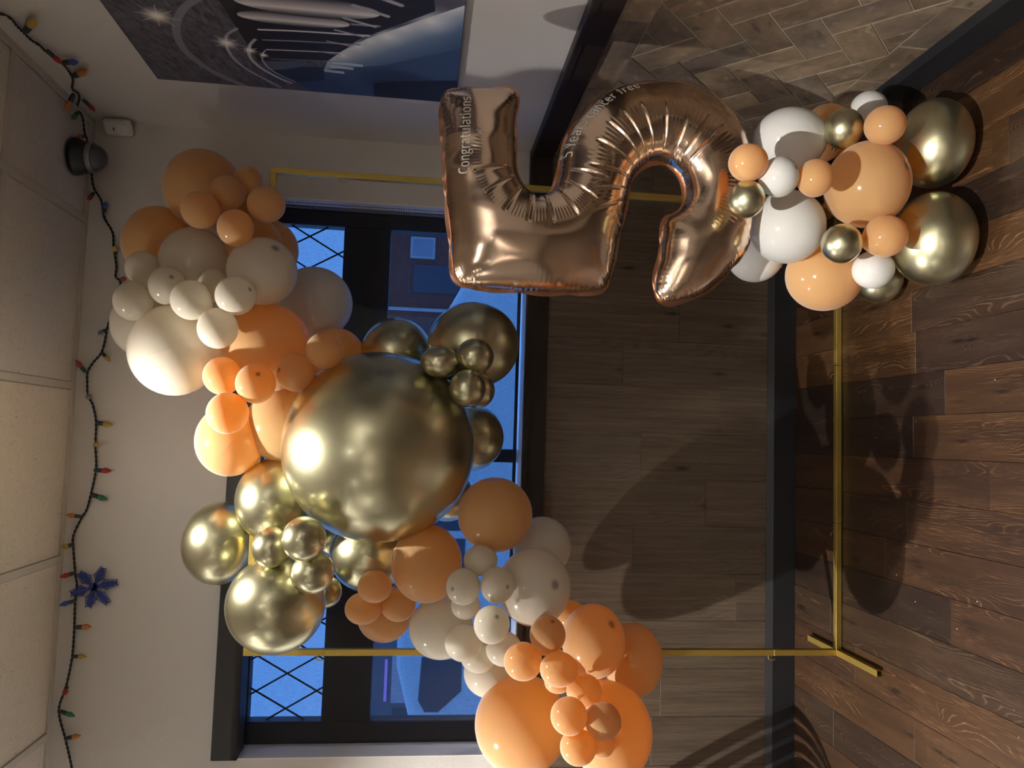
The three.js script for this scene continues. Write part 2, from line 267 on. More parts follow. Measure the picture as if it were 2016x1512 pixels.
// tiled right wall: herringbone of 0.1 x 0.2 m stones between two plain courses
const wallRight = struct('wall_right', metricUV(joined([box(0, 0.2, 0, H + 0.2, 0, Z1 + 0.2)])), M.wall);
{
  const grout = box(-0.0068, 0, 0.1, 1.0, 0.0, Z1); mesh('grout', metricUV(grout), M.grout, wallRight);
  const u = 0.1414214, gap = 0.0016, ZEND = 2.4;
  const clip = (poly, f) => { const o = []; for (let i = 0; i < poly.length; i++) { const p = poly[i], q = poly[(i + 1) % poly.length], a = f(p), b = f(q); if (a >= 0) o.push(p); if ((a > 0 && b < 0) || (a < 0 && b > 0)) { const t = a / (a - b); o.push([lerp(p[0], q[0], t), lerp(p[1], q[1], t)]); } } return o; };
  const stone = (poly, along) => {
    const ox = rnd(), oy = rnd(), c = Math.cos(along), s = Math.sin(along);
    return mesh('tile', prism(poly, 0.008 + rnd() * 0.0015, 0.0014, V(0, 0, 0), AZ, AY, (a, b) => [(a * c + b * s) / 1.2 + ox, (-a * s + b * c) / 1.2 + oy]), M.stone[Math.floor(rnd() * 4)], wallRight);
  };
  const cell = (a0, a1, b0, b1, along) => {
    const g = gap / u; a0 += g; b0 += g; a1 -= g; b1 -= g;
    const P = (a, b) => { const d = -0.188 + u * a, s = 1.43 + u * b; return [(s - d) / 2, (s + d) / 2]; };
    let poly = [P(a0, b0), P(a1, b0), P(a1, b1), P(a0, b1)];
    poly = clip(poly, (p) => p[1] - 0.2018); poly = clip(poly, (p) => 0.9032 - p[1]); poly = clip(poly, (p) => p[0] - 0.004); poly = clip(poly, (p) => ZEND - p[0]);
    if (poly.length < 3) return; let A = 0; for (let i = 0; i < poly.length; i++) { const p = poly[i], q = poly[(i + 1) % poly.length]; A += p[0] * q[1] - q[0] * p[1]; }
    if (Math.abs(A) / 2 < 0.0003) return; stone(poly, along);
  };
  for (let j = -9; j < 22; j++) for (let m = -6; m < 6; m++) {
    cell(j - 3 + 4 * m, j - 2 + 4 * m, j - 1, j + 1, Math.PI / 4);
    cell(j - 1 + 4 * m, j + 1 + 4 * m, j, j + 1, -Math.PI / 4);
  }
  for (let k = 0; k < 12; k++) for (const [y0, y1] of [[0.1, 0.2], [0.905, 0.999]]) { const z0 = k * 0.2 - 0.004; stone([[Math.max(z0, 0) + 0.0016, y0], [z0 + 0.1984, y0], [z0 + 0.1984, y1 - 0.0008], [Math.max(z0, 0) + 0.0016, y1 - 0.0008]], 0); }
}
struct('wall_left', metricUV(box(X0 - 0.2, X0, 0, H + 0.2, 0, Z1 + 0.2)), M.wall);
struct('wall_front', metricUV(box(X0, 0, 0, H + 0.2, Z1, Z1 + 0.2)), M.wallDark);
// suspended ceiling: two foot grid
const ceiling = struct('ceiling', box(X0, 0, H + 0.03, H + 0.18, 0, Z1), M.gap);
{
  const g0 = [-0.376, -0.98, -1.588, -2.19], xs = [-0.012]; for (let k = 0; k < 12; k++) xs.push(k < 4 ? g0[k] : -2.19 - 0.605 * (k - 3)); 
  const zs = [0.012]; for (let k = 0; k < 12; k++) zs.push(0.56 + 0.605 * k);
  const G = [];
  for (const x of xs.slice(1)) if (x > X0) G.push(box(x - 0.012, x + 0.012, H - 0.001, H + 0.03, 0, Z1));
  for (const z of zs.slice(1)) if (z < Z1) G.push(box(X0, 0, H - 0.0006, H + 0.03, z - 0.012, z + 0.012));
  mesh('grid', joined(G), M.grid, ceiling);
  const L = joined([box(X0, 0, H - 0.002, H + 0.03, 0, 0.022), box(-0.022, 0, H - 0.002, H + 0.03, 0, Z1)]); mesh('wall_angle', L, M.grid, ceiling);
  for (let i = 0; i + 1 < xs.length; i++) for (let j = 0; j + 1 < zs.length; j++) {
    const xa = Math.max(xs[i + 1], X0) + 0.0125, xb = xs[i] - (i ? 0.0125 : 0.011), za = zs[j] + (j ? 0.0125 : 0.011), zb = Math.min(zs[j + 1], Z1) - 0.0125; if (xb - xa < 0.05 || zb - za < 0.05) continue;
    const ox = rnd(), oy = rnd();
    mesh('tile', prism([[xa, za], [xb, za], [xb, zb], [xa, zb]], 0.026, 0.004, V(0, H + 0.03, 0), AX, AZ, (a, b) => [a / 0.6 + ox, b / 0.6 + oy]), M.tile[Math.floor(rnd() * 3)], ceiling);
  }
}
// ---------------------------------------------------------------- window, blind
{
  const win = new THREE.Group(); win.name = 'window_1'; win.userData.kind = 'structure'; scene.add(win);
  const zf = -0.125, zb = -0.19, F = (x0, x1, y0, y1) => part('window_frame', new RoundedBoxGeometry(x1 - x0, y1 - y0, zf - zb, 2, 0.006).translate((x0 + x1) / 2, (y0 + y1) / 2, (zf + zb) / 2), M.winFrame, win);
  F(WX0, -2.20, WY0 - 0.02, WY1); F(-0.306, WX1, WY0 - 0.02, WY1); F(-2.20, -0.306, 2.066, WY1); F(-2.20, -0.306, 1.615, 1.797); F(-1.212, -1.160, WY0 - 0.02, 2.066);
  for (const [x0, x1] of [[-2.20, -1.212], [-1.160, -0.306]]) {
    part('pane', box(x0, x1, 1.797, 2.066, -0.162, -0.158), M.glass, win); part('pane', box(x0, x1, WY0 - 0.02, 1.615, -0.162, -0.158), M.glass, win);
    for (let k = -2; k < 17; k++) for (const s of [1, -1]) {            // diamond leading on the upper lights
      const xc = -2.03 + 0.1295 * k, f = (y) => xc + s * (y - 1.932) * 0.5785; let a = 1.797, b = 2.066;
      const ends = [[f(a), a], [f(b), b]].sort((p, q) => p[0] - q[0]); let [p, q] = ends; if (q[0] <= x0 || p[0] >= x1) continue;
      if (p[0] < x0) p = [x0, lerp(p[1], q[1], (x0 - p[0]) / (q[0] - p[0]))]; if (q[0] > x1) q = [x1, lerp(p[1], q[1], (x1 - p[0]) / (q[0] - p[0]))];
      if (Math.hypot(q[0] - p[0], q[1] - p[1]) < 0.01) continue; part('muntin', bar(V(p[0], p[1], -0.15), V(q[0], q[1], -0.15), 0.0035, 6), M.lead, win);
    }
  }
  part('window_sill', metricUV(box(WX0, WX1, WY0 - 0.02, WY0, -0.125, 0.02)), M.reveal, win);
  part('reveal', metricUV(joined([box(WX0, WX0 + 0.004, WY0, WY1, -0.125, 0.0), box(WX1 - 0.004, WX1, WY0, WY1, -0.125, 0.0), box(WX0, WX1, WY1 - 0.004, WY1, -0.125, 0.0)])), M.reveal, win);
  const b = thing('roller_blind', 'sheer fabric roller blind in a black cassette, drawn down over the window', 'blind', [0, 0, 0]);
  const s = new THREE.Shape(); s.moveTo(-0.10, 0); s.lineTo(-0.005, 0); s.quadraticCurveTo(0.018, 0.002, 0.02, 0.022); s.lineTo(0.02, 0.087); s.lineTo(-0.10, 0.087); s.closePath();
  const c = new THREE.ExtrudeGeometry(s, { depth: WX1 - WX0 - 0.012, bevelEnabled: false, curveSegments: 10 }); c.rotateY(Math.PI / 2); c.scale(1, 1, -1); flip(c); c.translate(WX0 + 0.006, 2.067, 0);
  part('cassette', c, M.cassette, b);
  part('end_cap', box(WX0 + 0.004, WX0 + 0.006, 2.066, 2.153, -0.1, 0.019), M.blackPlastic, b);
  const f = new THREE.PlaneGeometry(WX1 - WX0 - 0.06, 2.075 - WY0 - 0.012, 1, 1); f.translate((WX0 + WX1) / 2, (2.075 + WY0 + 0.012) / 2, -0.085); part('fabric', f, M.fabric, b);
  part('hem_bar', bar(V(WX0 + 0.016, WY0 + 0.012, -0.085), V(WX1 - 0.016, WY0 + 0.012, -0.085), 0.007), M.blackPlastic, b);
  const beads = []; for (const z of [-0.032, -0.066]) for (let y = 1.25; y < 2.07; y += 0.009) { const q = new THREE.IcosahedronGeometry(0.0026, 1); q.translate(WX1 - 0.009, y, z); beads.push(q); }
  const ch = part('bead_chain', joined(beads), M.bead, b); ch.userData.kind = 'stuff';
  part('side_track', joined([box(WX1 - 0.010, WX1 - 0.0045, WY0, 2.067, -0.096, -0.080)]), M.greyPlastic, b);
}
// ---------------------------------------------------------------- outside: snowy street, parked car, low buildings, a tree
{
  const snow = std({ color: rgb(0.75, 0.76, 0.78), roughness: 0.9 }), g = new THREE.PlaneGeometry(80, 60, 60, 40); g.rotateX(-Math.PI / 2);
  const p = g.attributes.position; for (let i = 0; i < p.count; i++) p.setY(i, 0.05 * fbm(p.getX(i) * 0.4, p.getZ(i) * 0.4, 3, 3)); g.computeVertexNormals(); g.translate(-2, -0.12, -30.4);
  struct('ground', g, snow);
  const carPaint = phys({ color: rgb(0.80, 0.82, 0.84), roughness: 0.35, clearcoat: 1, clearcoatRoughness: 0.13 }), carGlass = std({ color: rgb(0.05, 0.07, 0.10), roughness: 0.12 }), rubber = std({ color: rgb(0.015, 0.015, 0.015), roughness: 0.8 });
  const car = thing('car', 'white sport utility car parked on the snowy street outside the window', 'car', [0, 0, -4.3]);
  const shp = (pts) => { const s = new THREE.Shape(); pts.forEach(([x, y], i) => (i ? s.lineTo(x, y) : s.moveTo(x, y))); s.closePath(); return s; };
  const ext = (pts, z0, z1, bev) => { const q = new THREE.ExtrudeGeometry(shp(pts), { depth: z1 - z0 - 2 * bev, bevelEnabled: bev > 0, bevelSize: bev, bevelThickness: bev, bevelSegments: 3 }); q.translate(0, 0, z0 + bev); return q; };
  part('body', ext([[-3.9, 0.35], [1.2, 0.35], [1.25, 0.7], [1.15, 0.95], [0.35, 1.05], [-0.5, 1.50], [-1.4, 1.56], [-3.2, 1.54], [-3.72, 1.40], [-3.88, 1.0], [-3.95, 0.7]], -1.8, 0, 0.07), carPaint, car);
  part('window', ext([[-3.60, 1.22], [-3.42, 1.02], [-3.15, 1.02], [-3.12, 1.38], [-3.5, 1.40], [-3.60, 1.34]], -0.02, 0.012, 0.004), carGlass, car);
  part('window', ext([[-3.04, 1.03], [-2.05, 1.03], [-2.05, 1.42], [-3.04, 1.40]], -0.02, 0.012, 0.004), carGlass, car);
  part('window', ext([[-1.97, 1.03], [-0.72, 1.03], [-0.55, 1.28], [-1.02, 1.42], [-1.97, 1.43]], -0.02, 0.012, 0.004), carGlass, car);
  part('windshield', ext([[-0.46, 1.42], [0.22, 1.06], [0.3, 1.06], [-0.4, 1.45]], -1.6, -0.15, 0), carGlass, car);
  part('tail_light', ext([[-3.87, 0.78], [-3.70, 0.80], [-3.66, 0.98], [-3.84, 1.0]], -0.03, 0.014, 0.005), std({ color: rgb(0.35, 0.02, 0.03), roughness: 0.2 }), car, 'dark red tail light');
  part('door_handle', new RoundedBoxGeometry(0.2, 0.035, 0.03, 2, 0.01).translate(-2.3, 0.92, 0.015), carPaint, car); part('door_handle', new RoundedBoxGeometry(0.2, 0.035, 0.03, 2, 0.01).translate(-1.2, 0.92, 0.015), carPaint, car);
  for (const x of [-3.1, 0.25]) for (const z of [-0.12, -1.68]) { const w = new THREE.CylinderGeometry(0.34, 0.34, 0.22, 32); w.rotateX(Math.PI / 2); w.translate(x, 0.26, z); part('wheel', w, rubber, car); }
  const brickMap = texture(512, 512, (i, j) => { const r = Math.floor(j / 32), x = (i + (r % 2) * 32) % 64, m = j % 32 < 3 || x < 3, n = 0.5 + 0.5 * noise(Math.floor((i + (r % 2) * 32) / 64) * 3.7, r * 5.3, 1); return m ? [0.55, 0.5, 0.48] : mix3([0.42, 0.17, 0.13], [0.55, 0.25, 0.18], n); }, true);
  const brick = std({ map: rep(brickMap, 0.9, 0.9), roughness: 0.9 }), grey = std({ color: rgb(0.16, 0.16, 0.18), roughness: 0.8 }), dark = std({ color: rgb(0.05, 0.06, 0.08), roughness: 0.2 }), pale = std({ color: rgb(0.55, 0.55, 0.55), roughness: 0.7 });
  const lit = std({ color: rgb(0.2, 0.2, 0.2), emissive: rgb(0.10, 0.22, 0.62), emissiveIntensity: 0.9 }), purple = std({ color: rgb(0.2, 0.2, 0.3), emissive: rgb(0.22, 0.16, 0.95), emissiveIntensity: 1.2 });
  const bl = thing('building', 'low red brick building across the street with a pale window', 'building', [0, 0, -19]);
  part('wall', metricUV(box(2.3, 12, -0.2, 3.0, -6, 0)), brick, bl); part('roof', box(2.2, 12.1, 3.0, 3.15, -6.1, 0.12), grey, bl);
  for (const x of [4.05, 6.4, 8.8]) { const f = part('window', box(x - 0.06, x + 0.56, 1.3, 2.0, -0.02, 0.05), pale, bl); part('pane', box(x, x + 0.5, 1.36, 1.94, 0.05, 0.06), std({ color: rgb(0.35, 0.36, 0.42), roughness: 0.3 }), f); }
  part('door', box(3.0, 3.8, -0.1, 1.9, -0.02, 0.05), dark, bl); part('downpipe', bar(V(2.5, -0.1, 0.08), V(2.5, 3.0, 0.08), 0.05), pale, bl);
  const b2 = thing('building', 'dark grey shop across the street with a lit display window and a violet sign', 'building', [0, 0, -19.6]);
  part('wall', metricUV(box(-13, -6.3, -0.2, 3.0, -6, 0)), grey, b2); part('roof', box(-13.1, -6.2, 3.0, 3.2, -6.1, 0.15), dark, b2);
  part('window', box(-8.6, -7.15, 1.55, 2.05, -0.02, 0.04), lit, b2, 'lit blue display window'); part('sign', box(-8.55, -7.4, 2.17, 2.25, 0.02, 0.07), purple, b2, 'violet neon strip sign'); part('window', box(-11.5, -9.4, 0.9, 2.0, -0.02, 0.04), dark, b2); part('door', box(-9.1, -8.75, 0, 2.0, -0.02, 0.04), dark, b2);
  const b3 = thing('building', 'pale low house farther off between the shop and the brick building', 'building', [0, 0, -26]);
  part('wall', box(-5.5, 0.8, -0.2, 2.4, -6, 0), pale, b3); const rf = new THREE.CylinderGeometry(0.01, 3.6, 1.1, 4, 1); rf.rotateY(Math.PI / 4); rf.scale(1.35, 1, 1.2); rf.translate(-2.4, 2.95, -3); part('roof', rf, grey, b3); for (const x of [-4.4, -1.2]) part('window', box(x, x + 0.9, 0.9, 1.9, -0.02, 0.05), dark, b3);
  const tr = thing('bare_tree', 'bare dark tree standing across the street beyond the brick building', 'tree', [6.2, 0, -15.5]), wood = std({ color: rgb(0.03, 0.03, 0.035), roughness: 0.9 });
  part('trunk', tubeAlong([V(0, -0.2, 0), V(0.1, 1.6, 0.05), V(0, 3.2, 0)], 0.16, 16), wood, tr);
  for (let k = 0; k < 14; k++) { const a = k * 2.4, r = 0.8 + rnd() * 0.9, y = 2.0 + rnd() * 1.2; part('branch', tubeAlong([V(0, y, 0), V(Math.cos(a) * r * 0.5, y + 0.9, Math.sin(a) * r * 0.5), V(Math.cos(a) * r, y + 1.6 + rnd(), Math.sin(a) * r)], 0.04, 10, 5), wood, tr); }
}
// ---------------------------------------------------------------- wall print: barrel vault cellar photograph
{
  const W = 1024, Hh = 672, cv = document.createElement('canvas'); cv.width = W; cv.height = Hh; const g = cv.getContext('2d'), k = W / 1.44;
  const P = (z, y) => [(z - 0.441) * k, (2.335 - y) * Hh / 0.94];
  const path = (pts, close) => { g.beginPath(); pts.forEach(([z, y], i) => { const [a, b] = P(z, y); i ? g.lineTo(a, b) : g.moveTo(a, b); }); if (close) g.closePath(); };
  const curve = (pts, w, col) => { const c = new THREE.CatmullRomCurve3(pts.map(([z, y]) => V(z, y, 0))).getPoints(40); path(c.map((q) => [q.x, q.y])); g.lineWidth = w; g.strokeStyle = col; g.lineCap = 'round'; g.stroke(); };
  g.fillStyle = '#565460'; g.fillRect(0, 0, W, Hh);
  for (let i = 0; i < 5200; i++) { const x = rnd() * W, y = rnd() * 380, s = rnd(); g.fillStyle = s < 0.5 ? `rgba(24,24,34,${0.12 + rnd() * 0.25})` : `rgba(150,148,158,${0.05 + rnd() * 0.14})`; g.save(); g.translate(x, y); g.rotate(-0.5 + rnd() * 0.3); g.fillRect(0, 0, 6 + rnd() * 22, 2 + rnd() * 5); g.restore(); }
  path([[0.44, 1.86], [0.56, 1.93], [0.62, 1.80], [0.70, 1.76], [0.8, 1.66], [1.0, 1.395], [0.44, 1.395]], true); g.fillStyle = '#34496f'; g.fill();          // floor
  const fl = g.createLinearGradient(...P(0.71, 1.47), ...P(0.845, 1.59)); fl.addColorStop(0, 'rgba(70,98,140,0.25)'); fl.addColorStop(0.6, 'rgba(120,142,172,0.8)'); fl.addColorStop(1, 'rgba(226,230,236,1)');
  path([[0.60, 1.80], [0.68, 1.775], [0.81, 1.655], [1.02, 1.395], [0.80, 1.395], [0.66, 1.62]], true); g.fillStyle = fl; g.fill();
  for (const [z, y, r] of [[0.70, 1.735, 26], [0.76, 1.685, 34], [0.83, 1.60, 46], [0.93, 1.48, 60]]) { const [a, b] = P(z, y), q = g.createRadialGradient(a, b, 2, a, b, r); q.addColorStop(0, 'rgba(238,240,244,0.95)'); q.addColorStop(1, 'rgba(150,170,200,0)'); g.fillStyle = q; g.beginPath(); g.arc(a, b, r, 0, 7); g.fill(); }
  for (const [z, y0, y1] of [[0.595, 1.80, 1.74], [0.625, 1.78, 1.71], [0.65, 1.77, 1.68]]) { path([[z - 0.008, y0], [z + 0.008, y0], [z + 0.004, y1], [z - 0.012, y1]], true); g.fillStyle = 'rgba(210,220,236,0.8)'; g.fill(); }
  path([[0.44, 1.66], [0.535, 1.655], [0.56, 1.60], [0.60, 1.395], [0.44, 1.395]], true); g.fillStyle = '#171c33'; g.fill();
  path([[0.50, 1.90], [0.53, 1.955], [0.57, 1.968], [0.60, 1.93], [0.615, 1.80], [0.53, 1.806]], true); g.fillStyle = '#1b2742'; g.fill();      // far doorway
  path([[0.56, 1.985], [0.66, 1.96], [0.68, 1.86], [0.62, 1.84], [0.58, 1.92]], true); g.fillStyle = '#555d70'; g.fill();
  path([[0.62, 1.99], [0.90, 2.02], [1.4, 2.08], [1.4, 1.5], [0.98, 1.47], [0.80, 1.68], [0.66, 1.78]], true); g.fillStyle = '#1c1c28'; g.fill();       // stacked racks
  for (let i = 0; i < 5; i++) { const z = 0.64 + i * 0.055; curve([[z, 1.95], [z + 0.01, 1.85], [z + 0.02, 1.74 - i * 0.03]], 3 + i, i % 2 ? '#d9dbe2' : '#8c8c9c'); }
  for (const [z, y, rx, ry, a] of [[0.875, 1.845, 0.036, 0.15, 0], [0.945, 1.80, 0.05, 0.19, 0.02], [1.06, 1.86, 0.07, 0.20, 0.03], [1.22, 1.86, 0.08, 0.22, 0]]) {
    const [cx, cy] = P(z, y); g.beginPath(); g.ellipse(cx, cy, rx * k, ry * k, a, 0, 7); const q = g.createLinearGradient(cx - rx * k, 0, cx + rx * k, 0); q.addColorStop(0, '#2a2a38'); q.addColorStop(0.35, '#e6e4e4'); q.addColorStop(0.7, '#8c8894'); q.addColorStop(1, '#15151f'); g.fillStyle = q; g.fill(); g.lineWidth = 2; g.strokeStyle = '#0f0f18'; g.stroke();
  }
  for (let i = 0; i < 7; i++) { const t = i / 6; path([[lerp(0.70, 1.05, t), lerp(1.74, 1.52, t)], [lerp(0.71, 1.10, t), lerp(1.80, 1.62, t)]]); g.lineWidth = lerp(3, 12, t); g.strokeStyle = '#a9abb6'; g.stroke(); }
  curve([[0.441, 2.067], [0.50, 2.125], [0.566, 2.167], [0.64, 2.19], [0.696, 2.192], [0.78, 2.176], [0.881, 2.126], [0.95, 2.06]], 16, '#7c7c8a');
  curve([[0.455, 1.955], [0.477, 1.972], [0.53, 2.015], [0.576, 2.044], [0.64, 2.062], [0.708, 2.060], [0.76, 2.045], [0.80, 2.01]], 7, '#9a9aa8');
  curve([[0.49, 1.915], [0.504, 1.932], [0.54, 1.965], [0.58, 1.992], [0.63, 2.008], [0.674, 2.006], [0.72, 1.99], [0.748, 1.972]], 7, '#b4b4be');
  curve([[0.50, 1.90], [0.55, 1.95], [0.60, 1.972], [0.658, 1.972], [0.69, 1.955]], 4, '#a6a6b2');
  for (const [z, y, r] of [[0.83, 2.21, 34], [0.714, 2.058, 26], [0.682, 2.0, 16], [0.66, 1.966, 10]]) {
    const [a, b] = P(z, y), q = g.createRadialGradient(a, b, 1, a, b, r); q.addColorStop(0, '#fffdf4'); q.addColorStop(0.25, 'rgba(250,246,232,0.9)'); q.addColorStop(1, 'rgba(200,200,210,0)'); g.fillStyle = q; g.beginPath(); g.arc(a, b, r, 0, 7); g.fill();
    g.strokeStyle = 'rgba(255,252,240,0.7)'; g.lineWidth = 1.5; for (let t = 0; t < 8; t++) { g.beginPath(); g.moveTo(a, b); g.lineTo(a + Math.cos(t * 0.785 + 0.2) * r * 1.2, b + Math.sin(t * 0.785 + 0.2) * r * 1.2); g.stroke(); }
  }
  const tx = new THREE.CanvasTexture(cv); tx.colorSpace = THREE.SRGBColorSpace;
  const t = thing('wall_print', 'large blue-grey photographic print of a vaulted barrel cellar hanging on the white wall', 'picture', [-0.012, 1.865, 1.161]);
  part('panel', new RoundedBoxGeometry(0.02, 0.94, 1.44, 2, 0.002), std({ color: rgb(0.06, 0.07, 0.10), roughness: 0.5 }), t);
  const f = new THREE.PlaneGeometry(1.438, 0.938); f.rotateY(-Math.PI / 2); f.translate(-0.0106, 0, 0); part('print', f, std({ map: tx, roughness: 0.55 }), t);
}
// ---------------------------------------------------------------- gold balloon stand
{
  const s = thing('balloon_stand', 'thin square-tube gold metal stand standing on the wooden floor behind the balloons', 'stand', [0, 0, 0]);
  const xl = -1.815, xr = -0.262, z = 0.352, y1 = 1.982, r = 0.010, tube = (x0, x1, ya, yb, z0, z1) => new RoundedBoxGeometry(x1 - x0, yb - ya, z1 - z0, 2, 0.0016).translate((x0 + x1) / 2, (ya + yb) / 2, (z0 + z1) / 2);
  for (const x of [xl, xr]) { part('post', tube(x - r, x + r, 0.002, 0.24, z - r, z + r), M.gold, s); part('post', tube(x - r, x + r, 0.241, 1.745, z - r, z + r), M.gold, s); part('post', tube(x - r, x + r, 1.746, y1 + r, z - r, z + r), M.gold, s); }
  for (const y of [0.012, y1]) for (const [a, b] of [[xl + r, xl + 0.44], [xl + 0.441, xl + 0.99], [xl + 0.991, xr - r]]) part('crossbar', tube(a, b, y - r, y + r, z - r, z + r), M.gold, s);
  for (const x of [xl, xr]) {
    for (const [a, b, e] of [[z + r, 0.598, 0.598], [0.162, z - r, 0.162]]) {
      const sh = new THREE.Shape(); sh.moveTo(-r, 0); sh.lineTo(r, 0); sh.lineTo(r, 2 * r); sh.lineTo(-r, 2 * r); sh.closePath(); const h = new THREE.Path(); const q = r - 0.0016; h.moveTo(-q, 0.0016); h.lineTo(-q, 2 * r - 0.0016); h.lineTo(q, 2 * r - 0.0016); h.lineTo(q, 0.0016); h.closePath(); sh.holes.push(h);
      const g = new THREE.ExtrudeGeometry(sh, { depth: b - a, bevelEnabled: false }); g.translate(x, 0.001, a); part('foot', g, M.gold, s);
    }
    for (const y of [0.241, 1.745]) { part('joint', tube(x - r - 0.0008, x + r + 0.0008, y - 0.004, y + 0.004, z - r - 0.0008, z + r + 0.0008), M.gold, s); part('hook', tubeAlong([V(x - r, y + 0.02, z), V(x - r - 0.012, y + 0.02, z + 0.004), V(x - r - 0.016, y + 0.006, z + 0.004), V(x - r - 0.012, y - 0.002, z + 0.004)], 0.0018, 12, 6), M.gold, s); }
  }
  for (const x of [xl + 0.44, xl + 0.99]) part('hook', tubeAlong([V(x - 0.03, 0.022, z), V(x - 0.032, 0.034, z + 0.003), V(x - 0.045, 0.04, z + 0.003)], 0.0016, 10, 6), M.gold, s);
}
